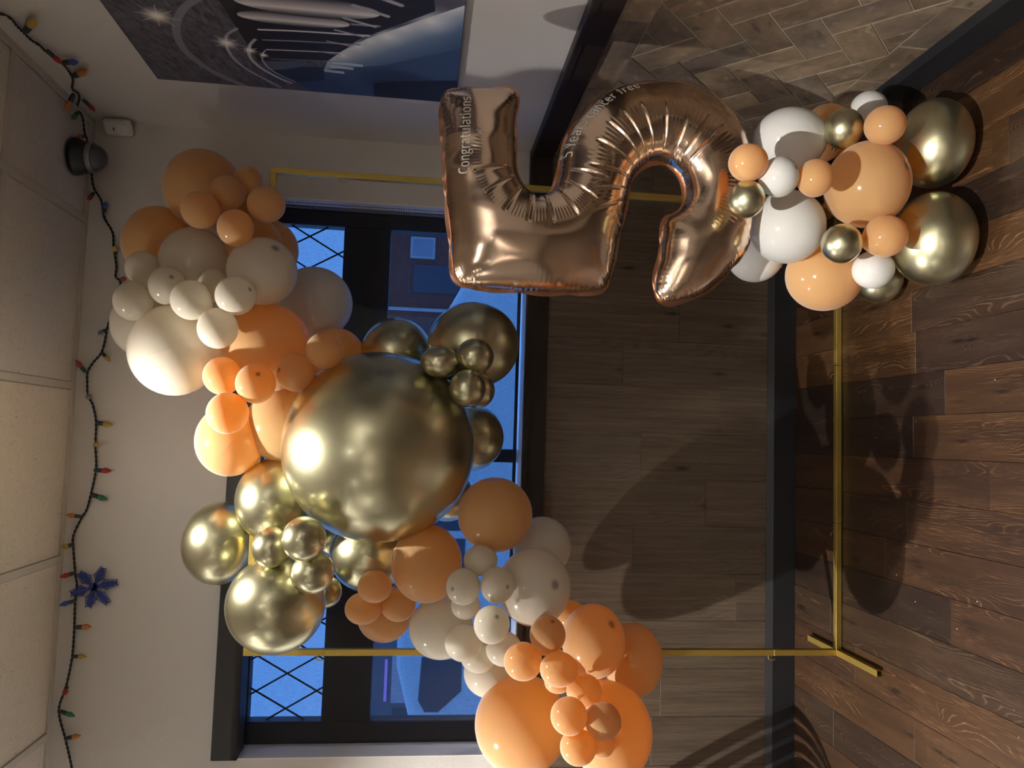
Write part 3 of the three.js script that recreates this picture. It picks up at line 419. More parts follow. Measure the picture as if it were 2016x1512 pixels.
// ---------------------------------------------------------------- latex balloons
const BALLOONS = [
  ['T1', 'P', -0.342, 2.2, 0.364, 0.1223, 0.1262, "matte peach balloon crowning the garland, nearest the ceiling corner beside the window"],
  ['T2', 'P', -0.515, 2.348, 0.301, 0.1108, 0.1216, "big orange-glowing peach balloon at the garland top, closest to the string lights"],
  ['T3', 'P', -0.466, 2.146, 0.558, 0.0556, 0.0556, "small shiny peach balloon resting between the crowning peach balloon and the cream ones"],
  ['T4', 'P', -0.391, 2.085, 0.505, 0.0527, 0.0515, "small peach balloon overlapping the side of the crowning peach balloon"],
  ['T5', 'P', -0.331, 2.04, 0.449, 0.0455, 0.0434, "little peach balloon half hidden behind others, closest to the gold stand corner"],
  ['T6', 'P', -0.444, 1.951, 0.582, 0.0557, 0.054, "small peach balloon hiding the top corner of the window shade"],
  ['T7', 'P', -0.528, 2.029, 0.61, 0.0519, 0.0541, "small peach balloon wedged above the two big cream balloons"],
  ['T8', 'P', -0.499, 2.019, 0.229, 0.1095, 0.1082, "large shaded peach balloon in front of the latticed glass at the garland top"],
  ['T10', 'P', -0.349, 2.097, 0.21, 0.0697, 0.0719, "shaded peach balloon filling the gap behind the four small peach ones at the top"],
  ['T9', 'P', -0.524, 2.02, 0.409, 0.0892, 0.0894, "dull peach balloon tucked behind the upper small peach pair"],
  ['C1', 'W', -0.591, 2.194, 0.42, 0.1065, 0.1042, "dull cream balloon under the small peach cluster, in shade near the wall"],
  ['C2', 'W', -0.637, 1.962, 0.536, 0.104, 0.1021, "large cream balloon with a dark crown dot next to the latticed glass"],
  ['C3', 'W', -0.664, 1.858, 0.161, 0.1336, 0.1283, "large dusky cream balloon deepest in shade before the window mullion"],
  ['C4', 'W', -0.632, 2.335, 0.459, 0.05, 0.0525, "small cream balloon touching the orange-glowing one near the string lights"],
  ['C5', 'W', -0.695, 2.235, 0.531, 0.0541, 0.058, "small cream balloon with a large dark crown dot among the upper cream ones"],
  ['C6', 'W', -0.747, 2.143, 0.604, 0.0572, 0.058, "small cream balloon at the centre of the small cream row"],
  ['C7', 'W', -0.681, 2.112, 0.503, 0.049, 0.0522, "small dim cream balloon behind the small cream row"],
  ['C8', 'W', -0.734, 2.01, 0.64, 0.0571, 0.0559, "small cream balloon with a sharp bright wedge of light"],
  ['C9', 'W', -0.744, 2.335, 0.516, 0.0559, 0.0589, "small cream balloon at the outer end of the row, closest to the ceiling"],
  ['C10', 'W', -0.782, 2.373, 0.309, 0.0997, 0.1102, "large pale balloon half hidden behind the biggest cream one, touching the light cord"],
  ['C11', 'W', -0.88, 2.226, 0.455, 0.1337, 0.1403, "biggest glossy cream balloon, brightly lit, hanging below the small cream row"],
  ['C12', 'W', -0.826, 2.063, 0.607, 0.0572, 0.0596, "small cream balloon resting on the bright orange glowing balloon"],
  ['O1', 'P', -0.852, 1.96, 0.42, 0.1376, 0.1379, "large vivid orange glowing balloon with a pale triangular patch of light"],
  ['O2', 'P', -0.959, 2.061, 0.531, 0.0562, 0.057, "small bright orange balloon touching the biggest cream balloon"],
  ['O3', 'P', -0.983, 1.947, 0.609, 0.0567, 0.0583, "small orange balloon with a dark crown dot, half in bright light"],
  ['O4', 'P', -0.942, 1.844, 0.558, 0.0563, 0.057, "small orange balloon touching the upper edge of the giant gold balloon"],
  ['O5', 'P', -0.874, 1.76, 0.572, 0.0561, 0.0546, "small tan-orange balloon between the vivid orange balloon and the giant gold one"],
  ['O6', 'P', -0.858, 1.77, 0.211, 0.1027, 0.1035, "dark rust-orange balloon in shade behind the small tan-orange one"],
  ['O7', 'P', -1.071, 2.025, 0.593, 0.0595, 0.0605, "small bright orange balloon in front of the pearly apricot balloon"],
  ['O8', 'P', -1.152, 2.07, 0.355, 0.1068, 0.1151, "pearly apricot balloon with a strong white highlight beside the bare wall"],
  ['O9', 'P', -1.097, 1.913, 0.336, 0.1171, 0.1204, "bright apricot balloon squeezed against the lamp-lit side of the giant gold balloon"],
  ['G0', 'G', -1.156, 1.593, 0.449, 0.2993, 0.2979, "giant satin gold balloon at the middle of the garland"],
  ['G1', 'G', -0.835, 1.56, 0.227, 0.122, 0.1232, "gold balloon behind the giant one with a pale green gleam, before the window"],
  ['G2', 'G', -0.82, 1.307, 0.428, 0.1483, 0.1401, "large dark gold balloon silhouetted against the blue window below the foil number"],
  ['G3', 'G', -0.898, 1.417, 0.61, 0.0575, 0.0486, "small bronze gold balloon at the rim of the giant gold balloon, nearest the mullion"],
  ['G4', 'G', -0.876, 1.313, 0.609, 0.0572, 0.0542, "small bronze gold balloon in front of the large dark gold one"],
  ['G5', 'G', -0.974, 1.334, 0.64, 0.0547, 0.0556, "small bronze gold balloon with a twin half hidden behind it"],
  ['G6', 'G', -0.974, 1.297, 0.543, 0.054, 0.0549, "small gold balloon mostly hidden behind its twin"],
  ['G7', 'G', -1.118, 1.294, 0.195, 0.1197, 0.1178, "gold balloon peeking out from under the giant one above the window sill"],
  ['G17', 'G', -1.324, 1.367, 0.214, 0.093, 0.0871, "dim gold balloon almost hidden under the lower rim of the giant one"],
  ['G8', 'G', -1.49, 2.106, 0.261, 0.12, 0.1347, "bright pale gold balloon sticking out over the bare wall"],
  ['G9', 'G', -1.34, 1.929, 0.327, 0.1209, 0.135, "bright gold balloon hugging the giant one and the pearly apricot balloon"],
  ['G10', 'G', -1.636, 1.876, 0.5, 0.1454, 0.1433, "large bright gold egg-shaped balloon covering the corner of the gold stand"],
  ['G11', 'G', -1.455, 1.882, 0.581, 0.0557, 0.0592, "small gold balloon of the front trio, nearest the ceiling"],
  ['G12', 'G', -1.419, 1.78, 0.664, 0.0615, 0.0631, "small gold balloon topmost of the front trio, against the giant gold balloon"],
  ['G13', 'G', -1.521, 1.76, 0.608, 0.0624, 0.0612, "small gold balloon of the front trio, resting on the egg-shaped one"],
  ['G14', 'G', -1.514, 1.62, 0.262, 0.1322, 0.1297, "medium gold balloon with dark reflections just past the rim of the giant gold balloon"],
  ['G15', 'G', -1.488, 1.758, 0.168, 0.0495, 0.0516, "tiny dark gold balloon hidden behind the front trio of small gold balloons"],
  ['G16', 'G', -1.624, 1.749, 0.364, 0.0535, 0.0516, "small bronze balloon peeking out behind the egg-shaped gold balloon"],
  ['P1', 'P', -1.354, 1.228, 0.525, 0.1151, 0.1143, "large peach balloon in front of the dark sill rail"],
  ['P2', 'P', -1.514, 1.431, 0.469, 0.11, 0.1201, "large peach balloon between the medium gold and the small cream cluster"],
  ['P3', 'P', -1.703, 1.559, 0.335, 0.0879, 0.0853, "peach balloon in front of the window beside the gold upright"],
  ['P4', 'P', -1.654, 1.62, 0.465, 0.056, 0.0487, "small dark peach balloon outermost of a peach trio before the window mullion"],
  ['P5', 'P', -1.573, 1.584, 0.541, 0.0508, 0.0477, "small peach balloon tucked under the medium gold balloon"],
  ['P6', 'P', -1.647, 1.514, 0.445, 0.054, 0.0502, "small peach balloon of the trio touching the large cream balloon"],
  ['W1', 'W', -1.468, 1.056, 0.382, 0.0958, 0.0971, "pale cream balloon against the wood wall panels behind the larger cream one"],
  ['W2', 'W', -1.482, 1.274, 0.599, 0.0505, 0.0456, "small greyish cream balloon under the large peach balloon"],
  ['W3', 'W', -1.552, 1.325, 0.637, 0.0501, 0.0528, "small cream balloon of a front pair, nearer the window"],
  ['W4', 'W', -1.544, 1.227, 0.652, 0.0494, 0.0528, "small cream balloon of a front pair, nearer the floor"],
  ['W5', 'W', -1.568, 1.104, 0.549, 0.1123, 0.1162, "large cream balloon in front of the dark wood paneling with a bright corner of light"],
  ['W6', 'W', -1.621, 1.311, 0.569, 0.044, 0.0409, "small cream balloon with a pointed gleam under the front cream pair"],
  ['W7', 'W', -1.644, 1.245, 0.706, 0.0509, 0.0534, "small cream balloon with a crown dot at the front below the pair"],
  ['W8', 'W', -1.721, 1.377, 0.422, 0.1015, 0.0964, "large cream balloon crossing the gold upright"],
  ['W9', 'W', -1.732, 1.313, 0.563, 0.0568, 0.0539, "medium cream balloon overlapping the large one at the gold upright"],
  ['W10', 'W', -1.749, 1.192, 0.562, 0.0542, 0.0512, "small cream balloon touching the lower peach cluster"],
  ['W11', 'W', -1.788, 1.262, 0.493, 0.0563, 0.0516, "small tan-cream balloon between two other cream ones over the window"],
  ['W12', 'W', -1.909, 1.206, 0.256, 0.0841, 0.0804, "white-edged cream balloon behind the biggest peach balloon at the window"],
  ['Q14', 'P', -1.686, 0.959, 0.407, 0.0509, 0.0489, "peach balloon peeking out between the large cream and large peach ones"],
  ['Q1', 'P', -1.731, 0.913, 0.54, 0.0963, 0.1119, "large peach balloon with its crown toward the paneling, below the large cream one"],
  ['Q2', 'P', -1.82, 0.756, 0.425, 0.0967, 0.1177, "large peach balloon closest to the baseboard, against the paneling"],
  ['Q3', 'P', -1.684, 1.076, 0.656, 0.0523, 0.054, "small peach balloon at the top of the lower peach cluster"],
  ['Q4', 'P', -1.761, 1.145, 0.651, 0.0559, 0.054, "small orange balloon on top of the biggest peach balloon"],
  ['Q5', 'P', -1.764, 1.052, 0.719, 0.0536, 0.0484, "small pale peach balloon in the middle of the lower cluster"],
  ['Q12', 'P', -1.839, 1.029, 0.585, 0.0409, 0.034, "small peach balloon bulging behind the pale peach one"],
  ['Q6', 'P', -1.835, 0.97, 0.682, 0.0509, 0.0475, "small dusky pink-peach balloon between the two biggest peach balloons"],
  ['Q7', 'P', -2.05, 1.101, 0.339, 0.1523, 0.1553, "biggest peach balloon of the lower cluster, overlapping the window reveal"],
  ['Q8', 'P', -1.976, 0.869, 0.613, 0.1195, 0.1399, "big amber-glowing balloon at the end of the garland near the paneling"],
  ['Q9', 'P', -1.867, 1.034, 0.791, 0.0503, 0.0501, "small peach balloon in front between the two biggest ones"],
  ['Q10', 'P', -1.885, 0.937, 0.782, 0.0499, 0.0492, "small peach balloon half in light on the amber-glowing one"],
  ['Q11', 'P', -1.954, 1.004, 0.78, 0.0498, 0.0477, "small orange balloon at the very end of the garland"],
  ['Q13', 'P', -1.959, 0.934, 0.745, 0.0408, 0.0372, "small shaded peach balloon behind the last two small ones"],
  ['K1', 'W', -0.26, 0.471, 0.911, 0.1011, 0.0868, "large white balloon on the column facing the stone wall tiles"],
  ['K21', 'P', -0.172, 0.293, 0.787, 0.0733, 0.081, "shadowed tan balloon at the back of the column near the stone tiles"],
  ['K2', 'G', -0.255, 0.362, 1.0, 0.0511, 0.0528, "small gold balloon between two white ones on the column side by the stone tiles"],
  ['K3', 'W', -0.131, 0.213, 0.875, 0.0514, 0.0471, "small white balloon on the column nearest the stone tiles"],
  ['K4', 'P', -0.275, 0.295, 1.082, 0.0512, 0.0496, "small peach balloon with a bright wedge, resting on a big gold base balloon"],
  ['K5', 'G', -0.274, 0.096, 0.994, 0.0943, 0.122, "big gold base balloon on the floor by the stone-tiled wall"],
  ['K6', 'P', -0.404, 0.292, 0.997, 0.1072, 0.1157, "biggest peach balloon at the front of the column"],
  ['K7', 'G', -0.544, 0.106, 1.003, 0.1038, 0.1272, "big gold base balloon on the floor away from the stone tiles"],
  ['K18', 'G', -0.589, 0.077, 0.705, 0.0695, 0.0763, "dim gold base balloon at the rear of the column"],
  ['K8', 'P', -0.416, 0.682, 1.118, 0.0484, 0.0462, "small orange balloon touching the lower curve of the foil number"],
  ['K9', 'G', -0.502, 0.676, 1.097, 0.0451, 0.0471, "small gold balloon touching the lower curve of the foil number"],
  ['K10', 'W', -0.442, 0.595, 1.105, 0.0489, 0.05, "small bright white balloon at the front of the column"],
  ['K11', 'P', -0.443, 0.506, 1.118, 0.0445, 0.0469, "small peach balloon squeezed between the bright white and biggest peach ones"],
  ['K12', 'W', -0.505, 0.471, 0.898, 0.103, 0.1016, "large white balloon on the column below the tail of the foil number"],
  ['K13', 'G', -0.586, 0.395, 1.047, 0.0511, 0.0515, "small gold balloon beside the biggest peach balloon of the column, away from the tiles"],
  ['K14', 'P', -0.563, 0.283, 1.062, 0.0548, 0.054, "small peach balloon resting on the gold base balloon farther from the tiles"],
  ['K15', 'W', -0.625, 0.248, 0.951, 0.055, 0.0525, "small white balloon low on the column above the bare floor"],
  ['K16', 'P', -0.616, 0.316, 0.816, 0.1091, 0.1034, "large peach balloon hanging over the bottom bar of the gold stand"],
  ['K17', 'W', -0.547, 0.488, 0.729, 0.083, 0.0799, "grey-white balloon behind the tail of the foil number"],
];
// where the thick crown shows, as an offset from the middle of the balloon in photograph axes (x, y) over its radius
const CROWN = { C2: [0.47, -0.56], C5: [0.46, -0.31], C6: [-0.8, -0.46], C8: [0.8, -0.28], O1: [-0.31, -0.8], O3: [0.27, -0.42], O4: [-0.75, -0.05], W3: [-0.66, 0], W4: [0.5, -0.06], W7: [0.2, -0.58], W5: [0.43, -0.22], Q1: [0.4, -0.6], Q3: [0.17, -0.83], Q10: [0.85, 0.12], K10: [0.54, -0.27], K6: [0.47, -0.2], K14: [0.7, -0.22] };
const KIND = { P: M.peach, W: M.cream, G: M.chrome };
const centre = BALLOONS.map((b) => V(b[2], b[3], b[4]));
function latexBody(n, m) {                                            // unit balloon, crown at +y, drawn in towards the neck at -y
  const pts = []; for (let i = 0; i <= n; i++) { const t = i / n * 3.02, k = smooth(2.35, 3.02, t); pts.push(new THREE.Vector2(Math.max(0.00001, Math.sin(t) * (1 - 0.12 * k)), Math.cos(t) - 0.10 * k)); }
  return new THREE.LatheGeometry(pts.reverse(), m);
}
function neckGeo() {
  const p = [[0.055, 0], [0.05, -0.05], [0.085, -0.08], [0.095, -0.11], [0.07, -0.14], [0.06, -0.17], [0.12, -0.26], [0.135, -0.27], [0.12, -0.275], [0.02, -0.20]].map(([r, y]) => new THREE.Vector2(r, y - 1.07));
  return new THREE.LatheGeometry(p.reverse(), 14);
}
BALLOONS.forEach(([id, kind, x, y, z, sx, sy, label], i) => {
  const c = centre[i], column = id[0] === 'K', rr = Math.sqrt(sx * sy);
  let dir;
  if (CROWN[id]) { const [ox, oy] = CROWN[id]; dir = V(-oy, -ox, Math.sqrt(Math.max(0.05, 1 - ox * ox - oy * oy))).normalize(); }
  else {
    const core = V(0, 0, 0); let w = 0; centre.forEach((q, j) => { const d = q.distanceTo(c); if (j !== i && d < 0.34) { const k = BALLOONS[j][5] ** 2 / (d + 0.05); core.addScaledVector(q, k); w += k; } });
    if (w) core.divideScalar(w); else core.copy(c); core.z -= 0.12; dir = c.clone().sub(core).normalize(); if (dir.z < 0.3) { dir.z = 0; dir.setLength(0.95); dir.z = 0.32; dir.normalize(); }
  }
  const turn = new THREE.Quaternion().setFromUnitVectors(V(0, 1, 0), dir), big = rr > 0.2;
  const g = latexBody(big ? 72 : 40, big ? 96 : 48), p = g.attributes.position, col = new Float32Array(p.count * 3), dot = CROWN[id] && kind !== 'G';
  for (let k = 0; k < p.count; k++) { const a = Math.acos(clamp(p.getY(k), -1, 1)), v = dot ? lerp(0.36, 1, smooth(0.05, 0.17, a)) : 1; col[k * 3] = v; col[k * 3 + 1] = v; col[k * 3 + 2] = v; }
  g.setAttribute('color', new THREE.BufferAttribute(col, 3));
  const nk = neckGeo(), white = new Float32Array(nk.attributes.position.count * 3).fill(0.8); nk.setAttribute('color', new THREE.BufferAttribute(white, 3));
  const s = Math.max(0.28, Math.min(1, 0.055 / rr));
  { const q = nk.attributes.position; for (let k = 0; k < q.count; k++) { q.setX(k, q.getX(k) * s); q.setZ(k, q.getZ(k) * s); q.setY(k, -1.07 + (q.getY(k) + 1.07) * s); } nk.computeVertexNormals(); }
  for (const q of [g, nk]) { q.applyQuaternion(turn); q.scale(sy, sx, rr); q.computeVertexNormals(); }
  let mat = column && kind === 'W' ? M.white : KIND[kind];
  if (kind === 'P') {                                                  // the skin has thickness: light that passes it comes out deep orange
    const outer = g.index ? g.toNonIndexed() : g.clone(), inner = outer.clone(); inner.scale(0.985, 0.985, 0.985); const n0 = outer.attributes.position.count, both = mergeGeometries([outer, inner]);
    both.addGroup(0, n0, 0); both.addGroup(n0, n0, 1); mat = [M.peach, M.latexInside]; g.copy(both);
  }
  const t = thing('balloon', label, 'balloon', [x, y, z], column ? 'balloons of the floor column' : 'balloons of the hanging garland');
  part('body', g, mat, t); part('neck', nk, Array.isArray(mat) ? mat[0] : mat, t);
});
// ---------------------------------------------------------------- foil number balloon
{
  const Z = 0.92, OUT = [
    [-0.2179, 1.4407], [-0.2055, 1.425], [-0.201, 1.405], [-0.197, 1.3754], [-0.1946, 1.3306], [-0.1881, 1.3036], [-0.1835, 1.2832], [-0.1848, 1.2654],
    [-0.1947, 1.25], [-0.2111, 1.244], [-0.2392, 1.2445], [-0.2745, 1.2475], [-0.3163, 1.2475], [-0.3579, 1.2449], [-0.413, 1.239], [-0.4466, 1.2257],
    [-0.4687, 1.2059], [-0.4769, 1.1838], [-0.474, 1.162], [-0.4589, 1.1432], [-0.426, 1.1303], [-0.3907, 1.1244], [-0.3555, 1.1212], [-0.3267, 1.1109],
    [-0.2934, 1.0979], [-0.2607, 1.0764], [-0.2229, 1.0466], [-0.1839, 1.0053], [-0.1587, 0.9606], [-0.1411, 0.9069], [-0.1319, 0.8497], [-0.1312, 0.7921],
    [-0.1436, 0.7339], [-0.1674, 0.6898], [-0.2043, 0.6455], [-0.2496, 0.6157], [-0.3089, 0.5975], [-0.3802, 0.588], [-0.4516, 0.5859], [-0.5088, 0.5883],
    [-0.559, 0.5952], [-0.6027, 0.6165], [-0.6352, 0.6408], [-0.6663, 0.6692], [-0.699, 0.7047], [-0.7218, 0.74], [-0.7334, 0.7754], [-0.7422, 0.8106],
    [-0.7395, 0.8389], [-0.7208, 0.8519], [-0.6933, 0.8552], [-0.6655, 0.8543], [-0.6302, 0.8451], [-0.5951, 0.8415], [-0.5671, 0.8391], [-0.5319, 0.8369],
    [-0.5116, 0.8273], [-0.5019, 0.8076], [-0.4852, 0.7893], [-0.4647, 0.7796], [-0.4363, 0.7772], [-0.4014, 0.7849], [-0.3785, 0.8025], [-0.363, 0.8242],
    [-0.3578, 0.85], [-0.3644, 0.8812], [-0.3817, 0.9049], [-0.4042, 0.9229], [-0.4302, 0.9322], [-0.4543, 0.9359], [-0.4898, 0.9422], [-0.5321, 0.9497],
    [-0.5746, 0.96], [-0.6166, 0.9675], [-0.6516, 0.9736], [-0.6795, 0.98], [-0.7033, 0.9877], [-0.7178, 1.0013], [-0.7245, 1.0232], [-0.7293, 1.0617],
    [-0.7322, 1.1164], [-0.7338, 1.1708], [-0.7326, 1.225], [-0.7311, 1.2722], [-0.731, 1.319], [-0.7287, 1.3524], [-0.7233, 1.3765], [-0.7068, 1.3931],
    [-0.683, 1.4006], [-0.6495, 1.4045], [-0.6024, 1.4089], [-0.5621, 1.4144], [-0.5082, 1.4217], [-0.4404, 1.4283], [-0.3723, 1.4348], [-0.3039, 1.4414],
    [-0.2488, 1.4449],
  ];
  const loop = new THREE.CatmullRomCurve3(OUT.map(([x, y]) => V(x, y, 0)), true, 'centripetal').getSpacedPoints(420).map((p) => [p.x, p.y]); loop.pop();
  let x0 = 9, x1 = -9, y0 = 9, y1 = -9; for (const [x, y] of loop) { x0 = Math.min(x0, x); x1 = Math.max(x1, x); y0 = Math.min(y0, y); y1 = Math.max(y1, y); }
  const h = 0.0027; x0 -= 3 * h; y0 -= 3 * h; const nx = Math.ceil((x1 - x0) / h) + 4, ny = Math.ceil((y1 - y0) / h) + 4, N = nx * ny;
  const sd = new Float32Array(N), along = new Float32Array(N);
  for (let j = 0; j < ny; j++) for (let i = 0; i < nx; i++) {
    const px = x0 + i * h, py = y0 + j * h; let best = 1e9, inside = false, near = 0;
    for (let k = 0, l = loop.length - 1; k < loop.length; l = k++) {
      const [ax, ay] = loop[l], [bx, by] = loop[k], ex = bx - ax, ey = by - ay, t = clamp(((px - ax) * ex + (py - ay) * ey) / (ex * ex + ey * ey), 0, 1), dx = px - ax - t * ex, dy = py - ay - t * ey, d = dx * dx + dy * dy; if (d < best) { best = d; near = l + t; }
      if ((ay > py) !== (by > py) && px < ex * (py - ay) / ey + ax) inside = !inside;
    }
    sd[j * nx + i] = (inside ? 1 : -1) * Math.sqrt(best); along[j * nx + i] = near;
  }
  for (let k = 0; k < N; k++) if (Math.abs(sd[k]) < h * 0.06) sd[k] = sd[k] < 0 ? -h * 0.06 : h * 0.06;
  // gas pressure: solve the membrane equation inside the outline
  const f = new Float64Array(N), w = 1.9;
  for (let it = 0; it < 420; it++) for (let j = 1; j < ny - 1; j++) for (let i = 1; i < nx - 1; i++) {
    const k = j * nx + i; if (sd[k] <= 0) continue; let s = 0;
    for (const q of [k - 1, k + 1, k - nx, k + nx]) s += sd[q] > 0 ? f[q] : Math.max(-1, sd[q] / sd[k]) * f[k];
    f[k] += w * ((s + h * h) / 4 - f[k]) * 0.98; if (f[k] < 0) f[k] = 0;
  }
  const [UC, BC] = [
    [-0.3951, 1.1849], [-0.4356, 0.8486]
  ], px = 0.001435;
  const crease = (a, list, sig) => { let v = 0; for (const c of list) { let d = Math.atan2(Math.sin(a - c), Math.cos(a - c)); v = Math.max(v, Math.exp(-((d / sig) ** 2))); } return v; };
  const uList = [-2.95, -2.6, -2.22, -1.86, -1.5, -1.12, -0.72, -0.35], bList = []; for (let k = 0; k < 15; k++) bList.push(-0.75 + k * 0.272 + 0.05 * Math.sin(k * 5.1));
  const at = (i, j) => {
    const k = j * nx + i, base = Math.sqrt(Math.max(0, f[k])) * 1.22; if (base < 1e-5) return 0;
    const X = x0 + i * h, Y = y0 + j * h; let d = 0;
    { // inner corner fan
      const dx = X - UC[0], dy = Y - UC[1], r = Math.hypot(dx, dy) / px, a = Math.atan2(dx, dy) - Math.PI; const ang = Math.atan2(Math.sin(Math.atan2(dy, dx) + 0), Math.cos(Math.atan2(dy, dx)));
      const on = smooth(52, 66, r) * (1 - smooth(120, 128, r)) * (dx < 0.02 ? 1 : 0.5);
      const lists = uList.map((q) => q - Math.PI / 2 + 0.1);
      d += on * 0.0046 * crease(ang, lists, 0.024) + on * smooth(88, 122, r) * 0.0004 * (1 + Math.cos(ang * 118)); d += 0.0016 * Math.exp(-(((r - 127) / 5) ** 2)) * (dx < 0.03 ? 1 : 0) * smooth(0.0, 0.03, -dy);
    }
    { // big bowl
      const dx = X - BC[0], dy = Y - BC[1], r = Math.hypot(dx, dy) / px, ang = Math.atan2(dy, dx), on = smooth(56, 74, r) * (1 - smooth(138, 160, r)) * smooth(-0.09, -0.04, dx + 0.04);
      d += on * 0.0042 * crease(ang, bList, 0.018) + on * smooth(90, 140, r) * 0.00045 * (1 + Math.cos(ang * 104));
    }
    const e = sd[k]; d += 0.0015 * (1 + Math.sin(along[k] * 2 * Math.PI / 1.55)) * Math.exp(-e / 0.011) * smooth(-0.25, 0.35, noise(along[k] * 0.09, 3, 2)) + 0.004 * Math.max(0, Math.sin(along[k] * 0.42 + 3 * noise(along[k] * 0.05, 1, 7))) ** 6 * Math.exp(-e / 0.014);
    d += 0.004 * noise(X * 16, Y * 9, 5) * smooth(0.01, 0.05, base);
    return Math.max(base * 0.25, base - d);
  };
  const top = new Float32Array(N); for (let j = 0; j < ny; j++) for (let i = 0; i < nx; i++) top[j * nx + i] = sd[j * nx + i] > 0 ? at(i, j) : 0;
  const pos = [], idx = [], cache = new Map();
  const vert = (key, X, Y, zf) => { if (!cache.has(key)) { cache.set(key, pos.length / 3); pos.push(X, Y, zf); } return cache.get(key); };
  for (const side of [1, -1]) for (let j = 0; j + 1 < ny; j++) for (let i = 0; i + 1 < nx; i++) {
    const c = [[i, j], [i + 1, j], [i + 1, j + 1], [i, j + 1]], ring = [];
    for (let q = 0; q < 4; q++) {
      const [a, b] = c[q], [e, g] = c[(q + 1) % 4], k = b * nx + a, l = g * nx + e;
      if (sd[k] > 0) ring.push(vert(`${side}:${k}`, x0 + a * h, y0 + b * h, side * top[k]));
      if ((sd[k] > 0) !== (sd[l] > 0)) { const t = sd[k] / (sd[k] - sd[l]), kk = Math.min(k, l), ll = Math.max(k, l); ring.push(vert(`e${kk}_${ll}`, x0 + lerp(a, e, t) * h, y0 + lerp(b, g, t) * h, 0)); }
    }
    for (let q = 1; q + 1 < ring.length; q++) side > 0 ? idx.push(ring[0], ring[q], ring[q + 1]) : idx.push(ring[0], ring[q + 1], ring[q]);
  }
  const g = new THREE.BufferGeometry(); g.setAttribute('position', new THREE.Float32BufferAttribute(pos, 3)); g.setIndex(idx); g.computeVertexNormals(); g.translate(0, 0, Z);
  const t = thing('foil_balloon', 'rose gold foil balloon shaped as the number five with cream lettering', 'foil balloon', [0, 0, 0]);
  part('inflated_body', g, M.foil, t);
  // welded rim, gently scalloped
  const sp = [], si = [], L = loop.length;
  for (let k = 0; k < L; k++) {
    const [ax, ay] = loop[(k + L - 1) % L], [bx, by] = loop[(k + 1) % L], [x, y] = loop[k], l = Math.hypot(bx - ax, by - ay), nxn = (by - ay) / l, nyn = -(bx - ax) / l;
    let sx = nxn, sy = nyn; const ii = Math.round((x + sx * 0.01 - x0) / h), jj = Math.round((y + sy * 0.01 - y0) / h); if ((sd[jj * nx + ii] ?? -1) > 0) { sx = -sx; sy = -sy; }
    const wdt = 0.003 + 0.0052 * Math.abs(Math.sin(k * 0.21)) + 0.0012 * noise(k * 0.3, 2, 1), wav = 0.005 * noise(k * 0.21, 5, 3);
    sp.push(x - sx * 0.003, y - sy * 0.003, Z + 0.0008, x + sx * wdt, y + sy * wdt, Z + wav + 0.0004, x + sx * wdt, y + sy * wdt, Z + wav - 0.0004, x - sx * 0.003, y - sy * 0.003, Z - 0.0008);
    const a = k * 4, b = ((k + 1) % L) * 4; for (let q = 0; q < 3; q++) si.push(a + q, b + q, b + q + 1, a + q, b + q + 1, a + q + 1);
  }
  const sg = new THREE.BufferGeometry(); sg.setAttribute('position', new THREE.Float32BufferAttribute(sp, 3)); sg.setIndex(si); sg.computeVertexNormals(); M.seam.side = THREE.DoubleSide; part('seam', sg, M.seam, t);
  // lettering laid on the curved front
  const lift = (X, Y) => { const a = clamp((X - x0) / h, 0, nx - 2), b = clamp((Y - y0) / h, 0, ny - 2), i = Math.floor(a), j = Math.floor(b), u = a - i, v = b - j; return Z + 0.0016 + lerp(lerp(top[j * nx + i], top[j * nx + i + 1], u), lerp(top[(j + 1) * nx + i], top[(j + 1) * nx + i + 1], u), v); };
  const font = await new FontLoader().loadAsync('fonts/droid/droid_sans_regular.typeface.json');
  const write = (text, pts, size, name, until = 9) => {
    const curve = new THREE.CatmullRomCurve3(pts.map(([x, y]) => V(x, y, 0)), false, 'centripetal'), len = curve.getLength(), res = font.data.resolution, total = [...text].reduce((s, ch) => s + font.data.glyphs[ch].ha / res * size, 0), k = len / total, geos = []; let at0 = 0;
    for (const ch of text) {
      const adv = font.data.glyphs[ch].ha / res * size * k;
      if (ch !== ' ') {
        const sg2 = new TessellateModifier(0.0035, 5).modify(new THREE.ShapeGeometry(font.generateShapes(ch, size), 6)), p = sg2.attributes.position, mid = clamp((at0 + adv / 2) / len, 0, 1), c = curve.getPointAt(mid), tg = curve.getTangentAt(mid), half = font.data.glyphs[ch].ha / res * size / 2;
        for (let q = 0; q < p.count; q++) { const a = (p.getX(q) - half) * Math.min(k, 1.15), b = Math.min(p.getY(q), until), X = c.x + tg.x * a - tg.y * b, Y = c.y + tg.y * a + tg.x * b; p.setXYZ(q, X, Y, lift(X, Y)); }
        sg2.computeVertexNormals(); geos.push(sg2.index ? sg2.toNonIndexed() : sg2);
      }
      at0 += adv;
    }
    const m = part(name, joined(geos), M.letter, t, name === 'lettering' ? `cream vinyl lettering reading ${text}` : undefined); return m;
  };
  M.letter.side = THREE.DoubleSide;
  write('Congratulations', [[-0.4541, 1.3698], [-0.2419, 1.3701]], 0.0262, 'lettering'); write('5 Years cancer free', [[-0.3814, 1.1019], [-0.3449, 1.092], [-0.2889, 1.0647], [-0.2724, 1.0487], [-0.2132, 0.9893], [-0.2005, 0.9702], [-0.1795, 0.9218]], 0.0245, 'lettering'); write('K', [[-0.3511, 1.3354], [-0.3363, 1.3353]], 0.019, 'lettering'); 
}
